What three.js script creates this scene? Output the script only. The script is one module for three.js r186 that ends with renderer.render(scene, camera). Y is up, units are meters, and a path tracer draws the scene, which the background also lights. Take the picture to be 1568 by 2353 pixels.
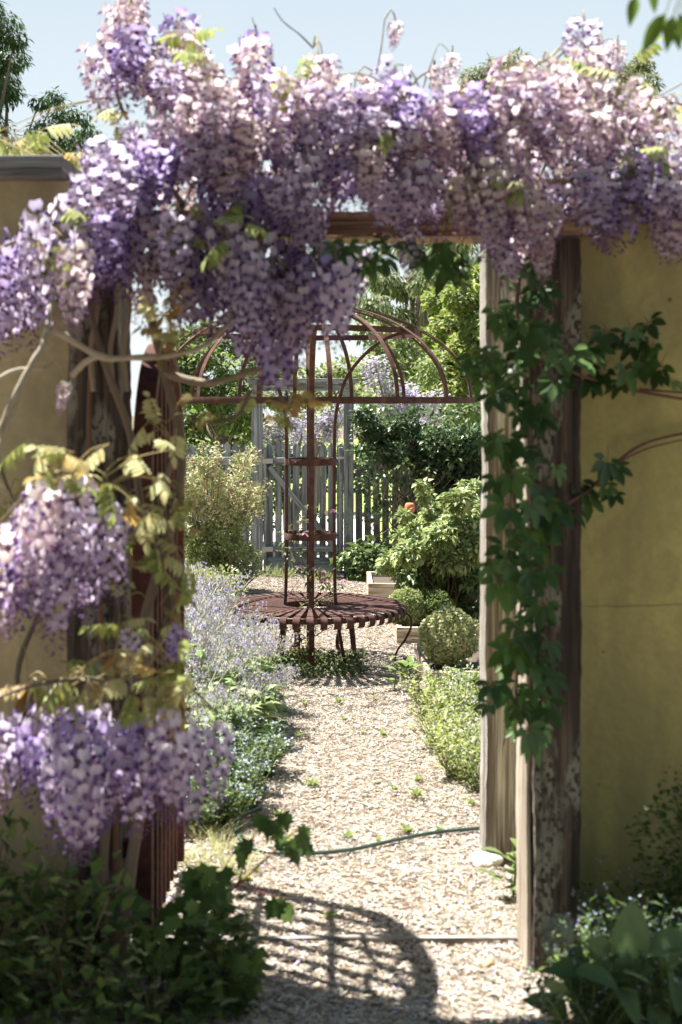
import * as THREE from 'three';
import { ImprovedNoise } from 'three/addons/math/ImprovedNoise.js';

// ------------------------------------------------------------------ camera, sky, sun, exposure
const scene = new THREE.Scene();
const K = 3268, CX = 784, HY = 920, EYE = 1.65, FW = 1568, FH = 2353;     // picture measures (pixels of a 1568 wide view) and eye height
const camera = new THREE.PerspectiveCamera(2 * Math.atan(FH / 2 / K) * 180 / Math.PI, FW / FH, 0.05, 400);
camera.position.set(0, EYE, 0);
camera.lookAt(0, EYE, -10);
camera.setViewOffset(FW, FH, 0, FH / 2 - HY, FW, FH);
camera.focus = 10.5;
camera.userData.fStop = 3.4;

const SUN = new THREE.Vector3(-0.45, 1, -0.25).normalize();
{
  const W = 256, H = 128, data = new Float32Array(W * H * 4);
  for (let j = 0; j < H; j++) {
    const el = ((j + 0.5) / H - 0.5) * Math.PI, s = Math.sin(el);
    const t = Math.pow(Math.max(0, s), 0.75);
    for (let i = 0; i < W; i++) {
      const o = (j * W + i) * 4;
      data[o] = 0.29 + (0.03 - 0.29) * t; data[o + 1] = 0.315 + (0.075 - 0.315) * t; data[o + 2] = 0.31 + (0.155 - 0.31) * t; data[o + 3] = 1;
    }
  }
  const sky = new THREE.DataTexture(data, W, H, THREE.RGBAFormat, THREE.FloatType);
  sky.mapping = THREE.EquirectangularReflectionMapping;
  sky.magFilter = THREE.LinearFilter; sky.needsUpdate = true;
  scene.background = sky; scene.environment = sky;
}
const sun = new THREE.DirectionalLight(new THREE.Color(1, 0.96, 0.89), 5);
sun.position.copy(SUN).multiplyScalar(30).add(new THREE.Vector3(0, 0, -7));
sun.target.position.set(0, 0, -7);
sun.castShadow = true; sun.shadow.radius = 1; sun.shadow.mapSize.set(4096, 4096);
Object.assign(sun.shadow.camera, { left: -14, right: 14, top: 22, bottom: -14, near: 1, far: 80 });
sun.name = 'sun';
scene.add(sun, sun.target);
const EXPOSURE = 3.7;

// ------------------------------------------------------------------ helpers
function rng(seed) { let a = seed >>> 0; return () => { a = (a + 0x6D2B79F5) | 0; let t = Math.imul(a ^ (a >>> 15), 1 | a); t = (t + Math.imul(t ^ (t >>> 7), 61 | t)) ^ t; return ((t ^ (t >>> 14)) >>> 0) / 4294967296; }; }
let R = rng(7);
const rr = (a, b) => a + (b - a) * R();
const V = (x, y, z) => new THREE.Vector3(x, y, z);
const at = (dx, dy, z) => V((dx - CX) / K * z, EYE - (dy - HY) / K * z, -z);       // pixel + known distance -> point
const onGround = (dx, dy) => { const z = K * EYE / (dy - HY); return V((dx - CX) / K * z, 0, -z); };
const lerp = (a, b, t) => a + (b - a) * t;
const clamp = (x, a, b) => Math.max(a, Math.min(b, x));
const perlin = new ImprovedNoise();
const nz = (x, y, z) => perlin.noise(x, y, z);
const mixc = (a, b, t) => [lerp(a[0], b[0], t), lerp(a[1], b[1], t), lerp(a[2], b[2], t)];
const vary = (c, d = 0.18) => { const k = 1 + rr(-d, d), h = rr(-d, d) * 0.35; return [c[0] * k * (1 + h), c[1] * k, c[2] * k * (1 - h)]; };

const taken = new Map();
function numbered(n) { const k = taken.get(n) ?? 0; taken.set(n, k + 1); return k ? `${n}_${String(k).padStart(3, '0')}` : n; }
function tag(o, label, category, group, kind) { if (label) o.userData.label = label; if (category) o.userData.category = category; if (group) o.userData.group = group; if (kind) o.userData.kind = kind; return o; }
function thing(name, label, category, pos = [0, 0, 0], group, kind) { const g = new THREE.Group(); g.name = numbered(name); g.position.set(...pos); scene.add(g); return tag(g, label, category, group, kind); }
function part(name, geo, mat, parent) { const m = new THREE.Mesh(geo, mat); m.name = parent === scene ? numbered(name) : name; parent.add(m); return m; }
function copyOf(o, pos, turn = 0, scale = 1) { const c = o.clone(); c.name = numbered(o.name.replace(/_\d{3}$/, '')); c.userData = { ...o.userData }; c.position.set(...pos); c.rotation.y = turn; c.scale.setScalar(scale); scene.add(c); return c; }

class Geo {                                                   // collects faces with vertex colours
  constructor() { this.p = []; this.c = []; this.i = []; }
  v(p, c) { this.p.push(p.x, p.y, p.z); this.c.push(c[0], c[1], c[2]); return this.p.length / 3 - 1; }
  f(a, b, c) { this.i.push(a, b, c); }
  leaf(p, dir, nrm, L, W, col, fold = 0.25, tip) {            // folded blade, 4 faces
    const d = dir.clone().normalize(), s = V(0, 0, 0).crossVectors(d, nrm).normalize(), n = V(0, 0, 0).crossVectors(s, d);
    const q = (u, w, h) => p.clone().addScaledVector(d, u * L).addScaledVector(s, w * W).addScaledVector(n, h * W);
    const c2 = tip ?? col;
    const b = this.v(p, col), m = this.v(q(0.5, 0, -fold * 0.2), col), l = this.v(q(0.42, -0.5, fold), col), r = this.v(q(0.42, 0.5, fold), col), t = this.v(q(1, 0, -0.25), c2);
    this.f(b, m, l); this.f(l, m, t); this.f(b, r, m); this.f(r, t, m);
  }
  leaf2(p, dir, nrm, L, W, col, fold = 0.25) {                // cheap blade, 2 faces
    const d = dir.clone().normalize(), s = V(0, 0, 0).crossVectors(d, nrm).normalize(), n = V(0, 0, 0).crossVectors(s, d);
    const q = (u, w, h) => p.clone().addScaledVector(d, u * L).addScaledVector(s, w * W).addScaledVector(n, h * W);
    const b = this.v(p, col), l = this.v(q(0.45, -0.5, fold), col), r = this.v(q(0.45, 0.5, fold), col), t = this.v(q(1, 0, 0), col);
    this.f(b, t, l); this.f(b, r, t);
  }
  blade(p, dir, nrm, L, W, col, droop = 0.3, segs = 5, shape = (t) => Math.sin(Math.PI * Math.pow(t, 0.75)), cup = 0.15) {   // long curved leaf with midrib
    let d = dir.clone().normalize(), q = p.clone(); const rows = [];
    const s = V(0, 0, 0).crossVectors(d, nrm).normalize();
    for (let k = 0; k <= segs; k++) {
      const t = k / segs, w = Math.max(0.02, shape(t)) * W * 0.5, n = V(0, 0, 0).crossVectors(s, d).normalize();
      const cc = vary(col, 0.05);
      rows.push([this.v(q.clone().addScaledVector(s, -w).addScaledVector(n, w * cup * 2), cc), this.v(q.clone(), cc), this.v(q.clone().addScaledVector(s, w).addScaledVector(n, w * cup * 2), cc)]);
      q.addScaledVector(d, L / segs); d.y -= droop / segs; d.normalize();
    }
    for (let k = 0; k < segs; k++) for (let j = 0; j < 2; j++) { const a = rows[k], b = rows[k + 1]; this.f(a[j], a[j + 1], b[j]); this.f(a[j + 1], b[j + 1], b[j]); }
  }
  tube(pts, r0, r1, col, sides = 6, n = 0, wob = 0) {
    const curve = new THREE.CatmullRomCurve3(pts); n = n || Math.max(4, pts.length * 4);
    const fr = curve.computeFrenetFrames(n, false); let prev = null;
    for (let k = 0; k <= n; k++) {
      const t = k / n, p = curve.getPointAt(t), r = lerp(r0, r1, t) * (1 + wob * nz(t * 9, r0 * 900, pts[0].x * 5)), row = [];
      for (let s = 0; s < sides; s++) { const a = s / sides * Math.PI * 2; row.push(this.v(p.clone().addScaledVector(fr.normals[k], Math.cos(a) * r).addScaledVector(fr.binormals[k], Math.sin(a) * r), wob ? vary(col, 0.1) : col)); }
      if (prev) for (let s = 0; s < sides; s++) { const s2 = (s + 1) % sides; this.f(prev[s], prev[s2], row[s]); this.f(prev[s2], row[s2], row[s]); }
      prev = row;
    }
  }
  get tris() { return this.i.length / 3; }
  geo() {
    const g = new THREE.BufferGeometry();
    g.setAttribute('position', new THREE.Float32BufferAttribute(this.p, 3)); g.setAttribute('color', new THREE.Float32BufferAttribute(this.c, 3)); g.setIndex(this.i); g.computeVertexNormals(); return g;
  }
  build(name, mat, parent) { return part(name, this.geo(), mat, parent); }
}

// tiling value noise for textures
function lattice(seed) { const r = rng(seed), t = new Float32Array(4096); for (let i = 0; i < 4096; i++) t[i] = r(); return (x, y, px, py) => {
  const ix = Math.floor(x), iy = Math.floor(y), fx = x - ix, fy = y - iy, sx = fx * fx * (3 - 2 * fx), sy = fy * fy * (3 - 2 * fy);
  const h = (a, b) => t[((((a % px) + px) % px) * 57 + (((b % py) + py) % py) * 131) & 4095];
  return lerp(lerp(h(ix, iy), h(ix + 1, iy), sx), lerp(h(ix, iy + 1), h(ix + 1, iy + 1), sx), sy); }; }
function fbm(n, u, v, fx, fy, oct = 4) { let s = 0, a = 0.5, tot = 0; for (let o = 0; o < oct; o++) { s += a * n(u * fx, v * fy, fx, fy); tot += a; a *= 0.5; fx *= 2; fy *= 2; } return s / tot; }
function texture(W, H, fn, srgb = true, size = [1, 1]) {      // fn(u, v) -> linear rgb; size: metres one tile covers
  const d = new Uint8Array(W * H * 4);
  for (let j = 0; j < H; j++) for (let i = 0; i < W; i++) {
    const c = fn(i / W, j / H), o = (j * W + i) * 4;
    for (let k = 0; k < 3; k++) { const x = clamp(c[k], 0, 1); d[o + k] = Math.round(255 * (srgb ? (x <= 0.0031308 ? 12.92 * x : 1.055 * Math.pow(x, 1 / 2.4) - 0.055) : x)); }
    d[o + 3] = 255;
  }
  const t = new THREE.DataTexture(d, W, H); t.wrapS = t.wrapT = THREE.RepeatWrapping; t.magFilter = THREE.LinearFilter; t.minFilter = THREE.LinearMipmapLinearFilter; t.generateMipmaps = true;
  if (srgb) t.colorSpace = THREE.SRGBColorSpace; t.repeat.set(1 / size[0], 1 / size[1]); t.needsUpdate = true; return t;
}
function woodMat(seed, dark, mid, pale, opt = {}) {           // grain runs along v
  const n = lattice(seed), n2 = lattice(seed + 1), n3 = lattice(seed + 2), hs = [];
  const H = (u, v) => {
    const streak = fbm(n, u, v, 24, 4, 4), fine = n2(u * 96, v * 10, 96, 10), crack = Math.abs(fbm(n3, u, v, 10, 2, 4) - 0.5);
    return { streak, fine, crack: crack < 0.02 ? 1 - crack / 0.02 : 0, patch: fbm(n2, u, v, 4, 6, 5), speck: fbm(n3, u, v, 40, 90, 3) };
  };
  const map = texture(256, 1024, (u, v) => {
    const h = H(u, v); let c = h.streak < 0.5 ? mixc(dark, mid, clamp(h.streak * 2.6 - 0.4, 0, 1)) : mixc(mid, pale, clamp((h.streak - 0.5) * 3, 0, 1));
    c = c.map((x) => x * (0.75 + 0.5 * h.fine) * (1 - 0.7 * h.crack));
    if (opt.lichen && h.patch > 0.55 && h.speck > 0.42) c = mixc(c, opt.lichen, clamp((h.patch - 0.55) * 9, 0, 0.8));
    if (opt.stain && h.patch < 0.42) c = mixc(c, opt.stain, clamp((0.42 - h.patch) * 8, 0, 0.85));
    return c;
  }, true, [0.3, 1.3]);
  const bump = texture(256, 1024, (u, v) => { const h = H(u, v), x = 0.35 * h.streak + 0.3 * h.fine + 0.3 - 0.45 * h.crack; return [x, x, x]; }, false, [0.3, 1.3]);
  return new THREE.MeshStandardMaterial({ map, bumpMap: bump, bumpScale: opt.bump ?? 0.006, roughness: opt.rough ?? 0.85 });
}
// timber of real section: chamfered, uneven, grain along its longest side
function timberGeo(lx, ly, lz, { seg = 0, wob = 0.004, ch = 0.006, seed = 1 } = {}) {
  const L = [lx, ly, lz], axis = L.indexOf(Math.max(lx, ly, lz));
  const n = L.map((l, k) => k === axis ? Math.max(3, seg || Math.round(l / 0.06)) : 4);
  const g = new THREE.BoxGeometry(lx, ly, lz, ...n), p = g.attributes.position, no = g.attributes.normal, uv = g.attributes.uv;
  for (let i = 0; i < p.count; i++) {
    const q = [p.getX(i), p.getY(i), p.getZ(i)], N = [no.getX(i), no.getY(i), no.getZ(i)], w = [];
    for (let k = 0; k < 3; k++) { const step = L[k] / n[k], idx = Math.round((q[k] + L[k] / 2) / step); if (idx === 1) q[k] = -L[k] / 2 + ch; else if (idx === n[k] - 1) q[k] = L[k] / 2 - ch; }
    const inn = q.map((x, k) => clamp(x, -L[k] / 2 + ch, L[k] / 2 - ch)), d = q.map((x, k) => x - inn[k]), len = Math.hypot(...d) || 1;
    for (let k = 0; k < 3; k++) w[k] = inn[k] + d[k] / len * ch;
    const a = w[axis]; 
    for (let k = 0; k < 3; k++) if (k !== axis) w[k] += wob * (nz(a * 3.1 + seed * 7.7, k * 5.3 + seed, q[k] * 9) + 0.5 * nz(a * 13 + seed, k * 3.3, q[(k + 1) % 3] * 30));
    p.setXYZ(i, ...w);
    const f = N.map(Math.abs), face = f.indexOf(Math.max(...f)), cross = [0, 1, 2].find((k) => k !== face && k !== axis) ?? (axis + 1) % 3;
    uv.setXY(i, w[cross] + seed * 0.137 + face * 0.07, (face === axis ? w[(axis + 2) % 3] : a) + seed * 0.531);
  }
  g.computeVertexNormals(); return g;
}
function timber(name, x0, x1, y0, y1, z0, z1, mat, parent, opt) {       // z0 < z1 as distances in front of the camera
  const m = part(name, timberGeo(x1 - x0, y1 - y0, z1 - z0, opt), mat, parent), o = parent === scene ? V(0, 0, 0) : parent.position;
  m.position.set((x0 + x1) / 2 - o.x, (y0 + y1) / 2 - o.y, -(z0 + z1) / 2 - o.z); return m;
}
const leafMat = (o = {}) => new THREE.MeshPhysicalMaterial({ vertexColors: true, color: o.color ?? 0xffffff, roughness: 1, transmission: o.t ?? 0.4, thickness: 0, clearcoat: o.gloss ?? 0.25, clearcoatRoughness: 0.35, specularIntensity: 0.4, side: THREE.DoubleSide });
const MAT = {
  leaf: leafMat({ t: 0.45 }), glossyLeaf: leafMat({ t: 0.36, gloss: 0.8 }), matte: leafMat({ t: 0.35, gloss: 0.05 }), petal: leafMat({ t: 0.58, gloss: 0.0 }),
  bark: new THREE.MeshStandardMaterial({ vertexColors: true, roughness: 0.9 }),
  farLeaf: leafMat({ t: 0.5, gloss: 0.3 }),
};

// ------------------------------------------------------------------ ground
{
  const n = lattice(11), n2 = lattice(12);
  const soil = texture(512, 512, (u, v) => { const a = fbm(n, u, v, 8, 8, 6), b = n2(u * 128, v * 128, 128, 128); const c = mixc([0.09, 0.07, 0.045], [0.2, 0.16, 0.1], a); return c.map((x) => x * (0.7 + 0.6 * b)); }, true, [1.6, 1.6]);
  const m = new THREE.MeshStandardMaterial({ map: soil, roughness: 1 });
  const g = new THREE.PlaneGeometry(300, 300); g.rotateX(-Math.PI / 2);
  for (let i = 0, uv = g.attributes.uv, p = g.attributes.position; i < uv.count; i++) uv.setXY(i, p.getX(i), p.getZ(i));
  const ground = part('ground', g, m, scene); ground.position.set(0, -0.02, 0);
  tag(ground, 'dark garden soil under the plants and beds', 'ground', null, 'structure');

  // bark mulch path, gently uneven
  const mulch = texture(1024, 1024, (u, v) => {
    const a = fbm(n, u, v, 5, 5, 5), f1 = n2(u * 40 + 3 * n(u * 9, v * 9, 9, 9), v * 150, 1e6, 150), f2 = n(u * 210, v * 90, 210, 90), f3 = n2(u * 260, v * 260, 260, 260);
    let c = mixc([0.20, 0.15, 0.105], [0.42, 0.36, 0.285], clamp(0.5 * f1 + 0.35 * f2 + 0.3 * (a - 0.5) + 0.1, 0, 1)); if (f3 < 0.12) c = c.map((x) => x * 0.4); return c;
  }, true, [1.1, 1.1]);
  const mb = texture(512, 512, (u, v) => { const x = 0.5 * n(u * 70, v * 110, 70, 110) + 0.5 * n2(u * 160, v * 160, 160, 160); return [x, x, x]; }, false, [1.1, 1.1]);
  const pg = new THREE.PlaneGeometry(4.4, 14, 90, 200); pg.rotateX(-Math.PI / 2);
  for (let i = 0, uv = pg.attributes.uv, p = pg.attributes.position; i < uv.count; i++) { const x = p.getX(i), z = p.getZ(i) - 6.6; uv.setXY(i, x, z); p.setY(i, 0.012 * nz(x * 1.7, 3, z * 1.7) + 0.006 * nz(x * 7, 9, z * 7)); }
  pg.computeVertexNormals();
  const path = part('mulch_path', pg, new THREE.MeshStandardMaterial({ map: mulch, bumpMap: mb, bumpScale: 0.01, roughness: 1 }), scene); path.position.set(0, 0, -6.6);
  tag(path, 'pale bark mulch path running from the gateway to the picket gate', 'path', null, 'structure');

  // loose chips
  R = rng(21);
  const chip = new THREE.BoxGeometry(1, 1, 1); { const p = chip.attributes.position; for (let i = 0; i < p.count; i++) if (p.getX(i) > 0) { p.setZ(i, p.getZ(i) * 0.5 + 0.15); p.setY(i, p.getY(i) + 0.4); } chip.computeVertexNormals(); }
  const N = 230000, im = new THREE.InstancedMesh(chip, new THREE.MeshStandardMaterial({ roughness: 0.9 }), N), M = new THREE.Matrix4(), q = new THREE.Quaternion(), e = new THREE.Euler(), col = new THREE.Color();
  const tones = [[0.50, 0.45, 0.385], [0.43, 0.37, 0.30], [0.33, 0.26, 0.19], [0.56, 0.515, 0.45], [0.15, 0.105, 0.075], [0.41, 0.37, 0.33]];
  for (let i = 0; i < N; i++) {
    const z = 3.1 + 10.4 * Math.pow(R(), 1.45), x = rr(-1.5, 1.6);
    const L = rr(0.012, 0.05) * (R() < 0.05 ? 1.6 : 1), w = rr(0.0018, 0.006), h = rr(0.001, 0.003);
    e.set(rr(-0.16, 0.16), rr(0, 6.28), rr(-0.16, 0.16)); q.setFromEuler(e);
    const wz = -z + 0; M.compose(V(x, 0.012 * nz(x * 1.7, 3, wz * 1.7) + 0.006 * nz(x * 7, 9, wz * 7) + rr(0.001, 0.011), wz), q, V(L, h, w)); im.setMatrixAt(i, M);
    const c = vary(tones[Math.floor(Math.pow(R(), 1.1) * 6)], 0.2); im.setColorAt(i, col.setRGB(c[0], c[1], c[2]));
  }
  im.name = 'wood_chips'; scene.add(im); tag(im, 'loose pale wood chips scattered over the mulch path', 'wood chips', null, 'stuff');

  // wisteria petals dropped on the mulch
  const petal = new THREE.CircleGeometry(0.5, 6); petal.rotateX(-Math.PI / 2);
  const NP = 520, ip = new THREE.InstancedMesh(petal, new THREE.MeshStandardMaterial({ roughness: 0.9, side: THREE.DoubleSide }), NP);
  for (let i = 0; i < NP; i++) { const x = rr(-0.7, 0.75), z = 3.2 + 2.2 * Math.pow(R(), 2); e.set(rr(-0.4, 0.4), rr(0, 6.28), rr(-0.4, 0.4)); q.setFromEuler(e); const s = rr(0.006, 0.013); M.compose(V(x, 0.02, -z), q, V(s * 1.4, 1, s)); ip.setMatrixAt(i, M); const c = vary([0.42, 0.33, 0.55], 0.3); ip.setColorAt(i, col.setRGB(c[0], c[1], c[2])); }
  ip.name = 'fallen_petals'; scene.add(ip); tag(ip, 'fallen mauve wisteria petals on the mulch under the gateway', 'petals', null, 'stuff');

  // lawn and gravel beyond the picket gate
  const lawn = texture(512, 512, (u, v) => { const a = fbm(n, u, v, 6, 6, 6), b = n2(u * 200, v * 200, 200, 200); return mixc([0.10, 0.17, 0.03], [0.30, 0.36, 0.08], clamp(a * 0.7 + b * 0.4, 0, 1)); }, true, [2, 2]);
  const lg = new THREE.PlaneGeometry(60, 46); lg.rotateX(-Math.PI / 2); for (let i = 0, uv = lg.attributes.uv, p = lg.attributes.position; i < uv.count; i++) uv.setXY(i, p.getX(i), p.getZ(i));
  const l = part('lawn', lg, new THREE.MeshStandardMaterial({ map: lawn, roughness: 1 }), scene); l.position.set(0, -0.006, -13.9 - 23); tag(l, 'sunny lawn beyond the picket gate', 'lawn', null, 'structure');
  const gg = new THREE.PlaneGeometry(1.6, 7); gg.rotateX(-Math.PI / 2); for (let i = 0, uv = gg.attributes.uv, p = gg.attributes.position; i < uv.count; i++) uv.setXY(i, p.getX(i), p.getZ(i));
  const gp = part('gravel_path', gg, new THREE.MeshStandardMaterial({ map: texture(256, 256, (u, v) => { const b = n2(u * 90, v * 90, 90, 90); return mixc([0.4, 0.36, 0.3], [0.66, 0.62, 0.56], b); }, true, [1, 1]), roughness: 1 }), scene); gp.position.set(-0.35, 0.004, -13.75 - 3.5); tag(gp, 'pale gravel path leading on beyond the picket gate', 'path', null, 'structure');
}

// ------------------------------------------------------------------ walls
const GREY = woodMat(31, [0.10, 0.085, 0.07], [0.25, 0.225, 0.2], [0.46, 0.43, 0.39], { lichen: [0.42, 0.42, 0.36] });
const OLD = woodMat(41, [0.022, 0.015, 0.013], [0.06, 0.042, 0.033], [0.15, 0.115, 0.09], { lichen: [0.26, 0.25, 0.21], stain: [0.035, 0.025, 0.022], bump: 0.012 });
const WARM = woodMat(51, [0.14, 0.085, 0.045], [0.34, 0.22, 0.12], [0.5, 0.36, 0.22], { bump: 0.006 });
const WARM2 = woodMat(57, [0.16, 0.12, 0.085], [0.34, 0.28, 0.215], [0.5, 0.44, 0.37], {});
const BEDWOOD = woodMat(61, [0.2, 0.15, 0.095], [0.40, 0.32, 0.22], [0.6, 0.52, 0.41], {});
const FENCE = woodMat(71, [0.085, 0.085, 0.085], [0.2, 0.205, 0.21], [0.36, 0.375, 0.385], { lichen: [0.3, 0.33, 0.28], bump: 0.004 });
function renderMat(seed, a, b, stain) {
  const n = lattice(seed), n2 = lattice(seed + 1), n3 = lattice(seed + 2);
  const pits = []; const r = rng(seed + 9); for (let i = 0; i < 46; i++) pits.push([r(), r(), 0.0012 + 0.0025 * r() * r()]);
  const map = texture(1024, 1024, (u, v) => {
    const big = fbm(n, u, v, 3, 3, 5), run = fbm(n2, u, v, 14, 3, 4), fine = n3(u * 180, v * 180, 180, 180);
    let c = mixc(a, b, clamp(big * 1.4 - 0.2, 0, 1)); c = c.map((x) => x * (0.93 + 0.14 * fine));
    if (run > 0.5) c = mixc(c, stain, clamp((run - 0.5) * 2.6, 0, 0.6)); { const bl = fbm(n3, u + 0.31, v + 0.17, 9, 9, 5); if (bl > 0.58) c = mixc(c, stain, clamp((bl - 0.58) * 4, 0, 0.3)); }
    for (const [x, y, s] of pits) { const d = Math.hypot(u - x, v - y); if (d < s) c = mixc(c, [0.04, 0.035, 0.02], 0.75); }
    const cr = 0.517 + 0.004 * (fbm(n2, u, 0.3, 6, 1, 5) - 0.5) * 4, dc = Math.abs(v - cr); if (dc < 0.0016) c = mixc(c, [0.05, 0.045, 0.025], 0.75 * (1 - dc / 0.0016) * clamp(fbm(n, u, 0.7, 9, 1, 3) * 3 - 0.6, 0, 1));
    return c;
  }, true, [2, 2]);
  const bump = texture(512, 512, (u, v) => { const x = 0.6 * fbm(n, u, v, 6, 6, 5) + 0.4 * fbm(n3, u, v, 60, 60, 3); return [x, x, x]; }, false, [2, 2]);
  return new THREE.MeshStandardMaterial({ map, bumpMap: bump, bumpScale: 0.012, roughness: 0.95 });
}
function wallBody(x0, x1, y1, z0, z1, mat, parent) {
  const g = new THREE.BoxGeometry(x1 - x0, y1, z1 - z0, 30, 30, 2), p = g.attributes.position, uv = g.attributes.uv, no = g.attributes.normal;
  for (let i = 0; i < p.count; i++) { const x = p.getX(i) + (x0 + x1) / 2, y = p.getY(i) + y1 / 2, z = p.getZ(i); uv.setXY(i, Math.abs(no.getX(i)) > 0.5 ? z : x, Math.abs(no.getY(i)) > 0.5 ? z : y); if (no.getZ(i) > 0.5) p.setZ(i, z + 0.006 * nz(x * 2.3, y * 2.3, 4)); }
  g.computeVertexNormals(); const m = part('render_face', g, mat, parent); m.position.set((x0 + x1) / 2 - parent.position.x, y1 / 2 - parent.position.y, -(z0 + z1) / 2 - parent.position.z); return m;
}
{
  const w = thing('garden_wall', 'ochre yellow rendered garden wall with a fine crack, creeper stems crossing it', 'wall', [1.8, 0, -4.4]);
  wallBody(0.693, 3.4, 2.27, 4.25, 4.55, renderMat(81, [0.40, 0.345, 0.135], [0.48, 0.42, 0.175], [0.24, 0.21, 0.105]), w);
  timber('wall_cap', 0.65, 3.45, 2.272, 2.33, 4.2, 4.6, FENCE, w, { seed: 3, seg: 40 });
  const w2 = thing('garden_wall', 'tan rendered garden wall with a grey timber coping', 'wall', [-1.8, 0, -4.4]);
  wallBody(-3.4, -0.783, 2.282, 4.09, 4.3, renderMat(91, [0.40, 0.335, 0.205], [0.48, 0.405, 0.255], [0.24, 0.2, 0.125]), w2);
  timber('wall_cap', -3.45, -0.79, 2.284, 2.345, 4.03, 4.34, FENCE, w2, { seed: 5, seg: 40 });
}
// ------------------------------------------------------------------ gateway posts and beams
const postA = timber('gate_post', 0.552, 0.69, 0, 2.12, 4.08, 4.36, OLD, scene, { seed: 2, wob: 0.008, ch: 0.012, seg: 90 });
tag(postA, 'dark old timber post with peeling pale patches against the ochre wall', 'post');
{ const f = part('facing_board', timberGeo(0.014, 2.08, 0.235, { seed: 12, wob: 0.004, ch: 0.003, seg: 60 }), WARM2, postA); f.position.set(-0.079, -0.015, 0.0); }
const postB = timber('gate_post', 0.515, 0.668, 0, 2.30, 5.06, 5.27, OLD, scene, { seed: 4, wob: 0.008, ch: 0.012, seg: 90 });
postB.material = woodMat(35, [0.085, 0.07, 0.058], [0.22, 0.19, 0.16], [0.52, 0.49, 0.45], { bump: 0.012 }); tag(postB, 'split grey weathered timber post standing behind the creeper', 'post');
const postC = timber('gate_post', -0.78, -0.632, 0, 2.12, 4.045, 4.3, OLD, scene, { seed: 6, wob: 0.008, ch: 0.012, seg: 90 });
tag(postC, 'old timber post against the tan wall behind wisteria stems', 'post');
const beamA = timber('gateway_beam', -0.78, 0.72, 2.122, 2.20, 4.1, 4.3, WARM, scene, { seed: 8, wob: 0.008 });
tag(beamA, 'brown timber lintel over the gateway half buried in wisteria', 'beam');
const sill = timber('threshold_board', -0.56, 0.548, 0.0, 0.02, 4.31, 4.335, GREY, scene, { seed: 11, wob: 0.004, ch: 0.004 });
tag(sill, 'narrow timber threshold strip set across the mulch path', 'threshold');

// ------------------------------------------------------------------ rusted metal
const RUST = (() => {
  const n = lattice(101), n2 = lattice(102);
  const map = texture(512, 512, (u, v) => { const a = fbm(n, u, v, 10, 10, 5), b = n2(u * 160, v * 160, 160, 160); let c = a < 0.5 ? mixc([0.03, 0.013, 0.010], [0.075, 0.03, 0.022], a * 2) : mixc([0.075, 0.03, 0.022], [0.16, 0.068, 0.042], (a - 0.5) * 2); return c.map((x) => x * (0.75 + 0.5 * b)); }, true, [0.4, 0.4]);
  return new THREE.MeshStandardMaterial({ map, roughness: 0.95, metalness: 0.0 });
})();
function flatBar(path, w, th, taper = () => 1) {          // path: [r, y] points in the plane z = 0; width across z
  const pts = path.map(([r, y]) => V(r, y, 0)), curve = new THREE.CatmullRomCurve3(pts, false, 'centripetal'), n = Math.max(6, path.length * 4), pos = [], uv = [], idx = [], len = curve.getLength();
  for (let k = 0; k <= n; k++) {
    const p = curve.getPointAt(k / n), t = curve.getTangentAt(k / n), nn = V(-t.y, t.x, 0);
    const c = [[1, 1], [-1, 1], [-1, -1], [1, -1]];
    for (let s = 0; s < 4; s++) for (const e of [s, (s + 1) % 4]) { pos.push(p.x + nn.x * c[e][0] * th / 2, p.y + nn.y * c[e][0] * th / 2, c[e][1] * w * taper(k / n) / 2); uv.push((c[e][1] * w + s * 0.1) / 2, k / n * len); }
    if (k) for (let s = 0; s < 4; s++) { const a = (k - 1) * 8 + s * 2, b = k * 8 + s * 2; idx.push(a, b, a + 1, a + 1, b, b + 1); }
  }
  const last = n * 8; idx.push(0, 2, 4, 0, 4, 6, last, last + 4, last + 2, last, last + 6, last + 4);
  const g = new THREE.BufferGeometry(); g.setAttribute('position', new THREE.Float32BufferAttribute(pos, 3)); g.setAttribute('uv', new THREE.Float32BufferAttribute(uv, 2)); g.setIndex(idx); g.computeVertexNormals(); return g;
}
function band(r, y0, y1, th, segs = 64) { const p = [[r - th / 2, y0], [r + th / 2, y0], [r + th / 2, y1], [r - th / 2, y1], [r - th / 2, y0]].map(([a, b]) => new THREE.Vector2(a, b)); const g = new THREE.LatheGeometry(p, segs), uv = g.attributes.uv; for (let i = 0; i < uv.count; i++) uv.setXY(i, uv.getX(i) * 6.28 * r, uv.getY(i) * 0.1); const f = g.toNonIndexed(); f.computeVertexNormals(); return segs < 20 ? f : g; }

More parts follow.
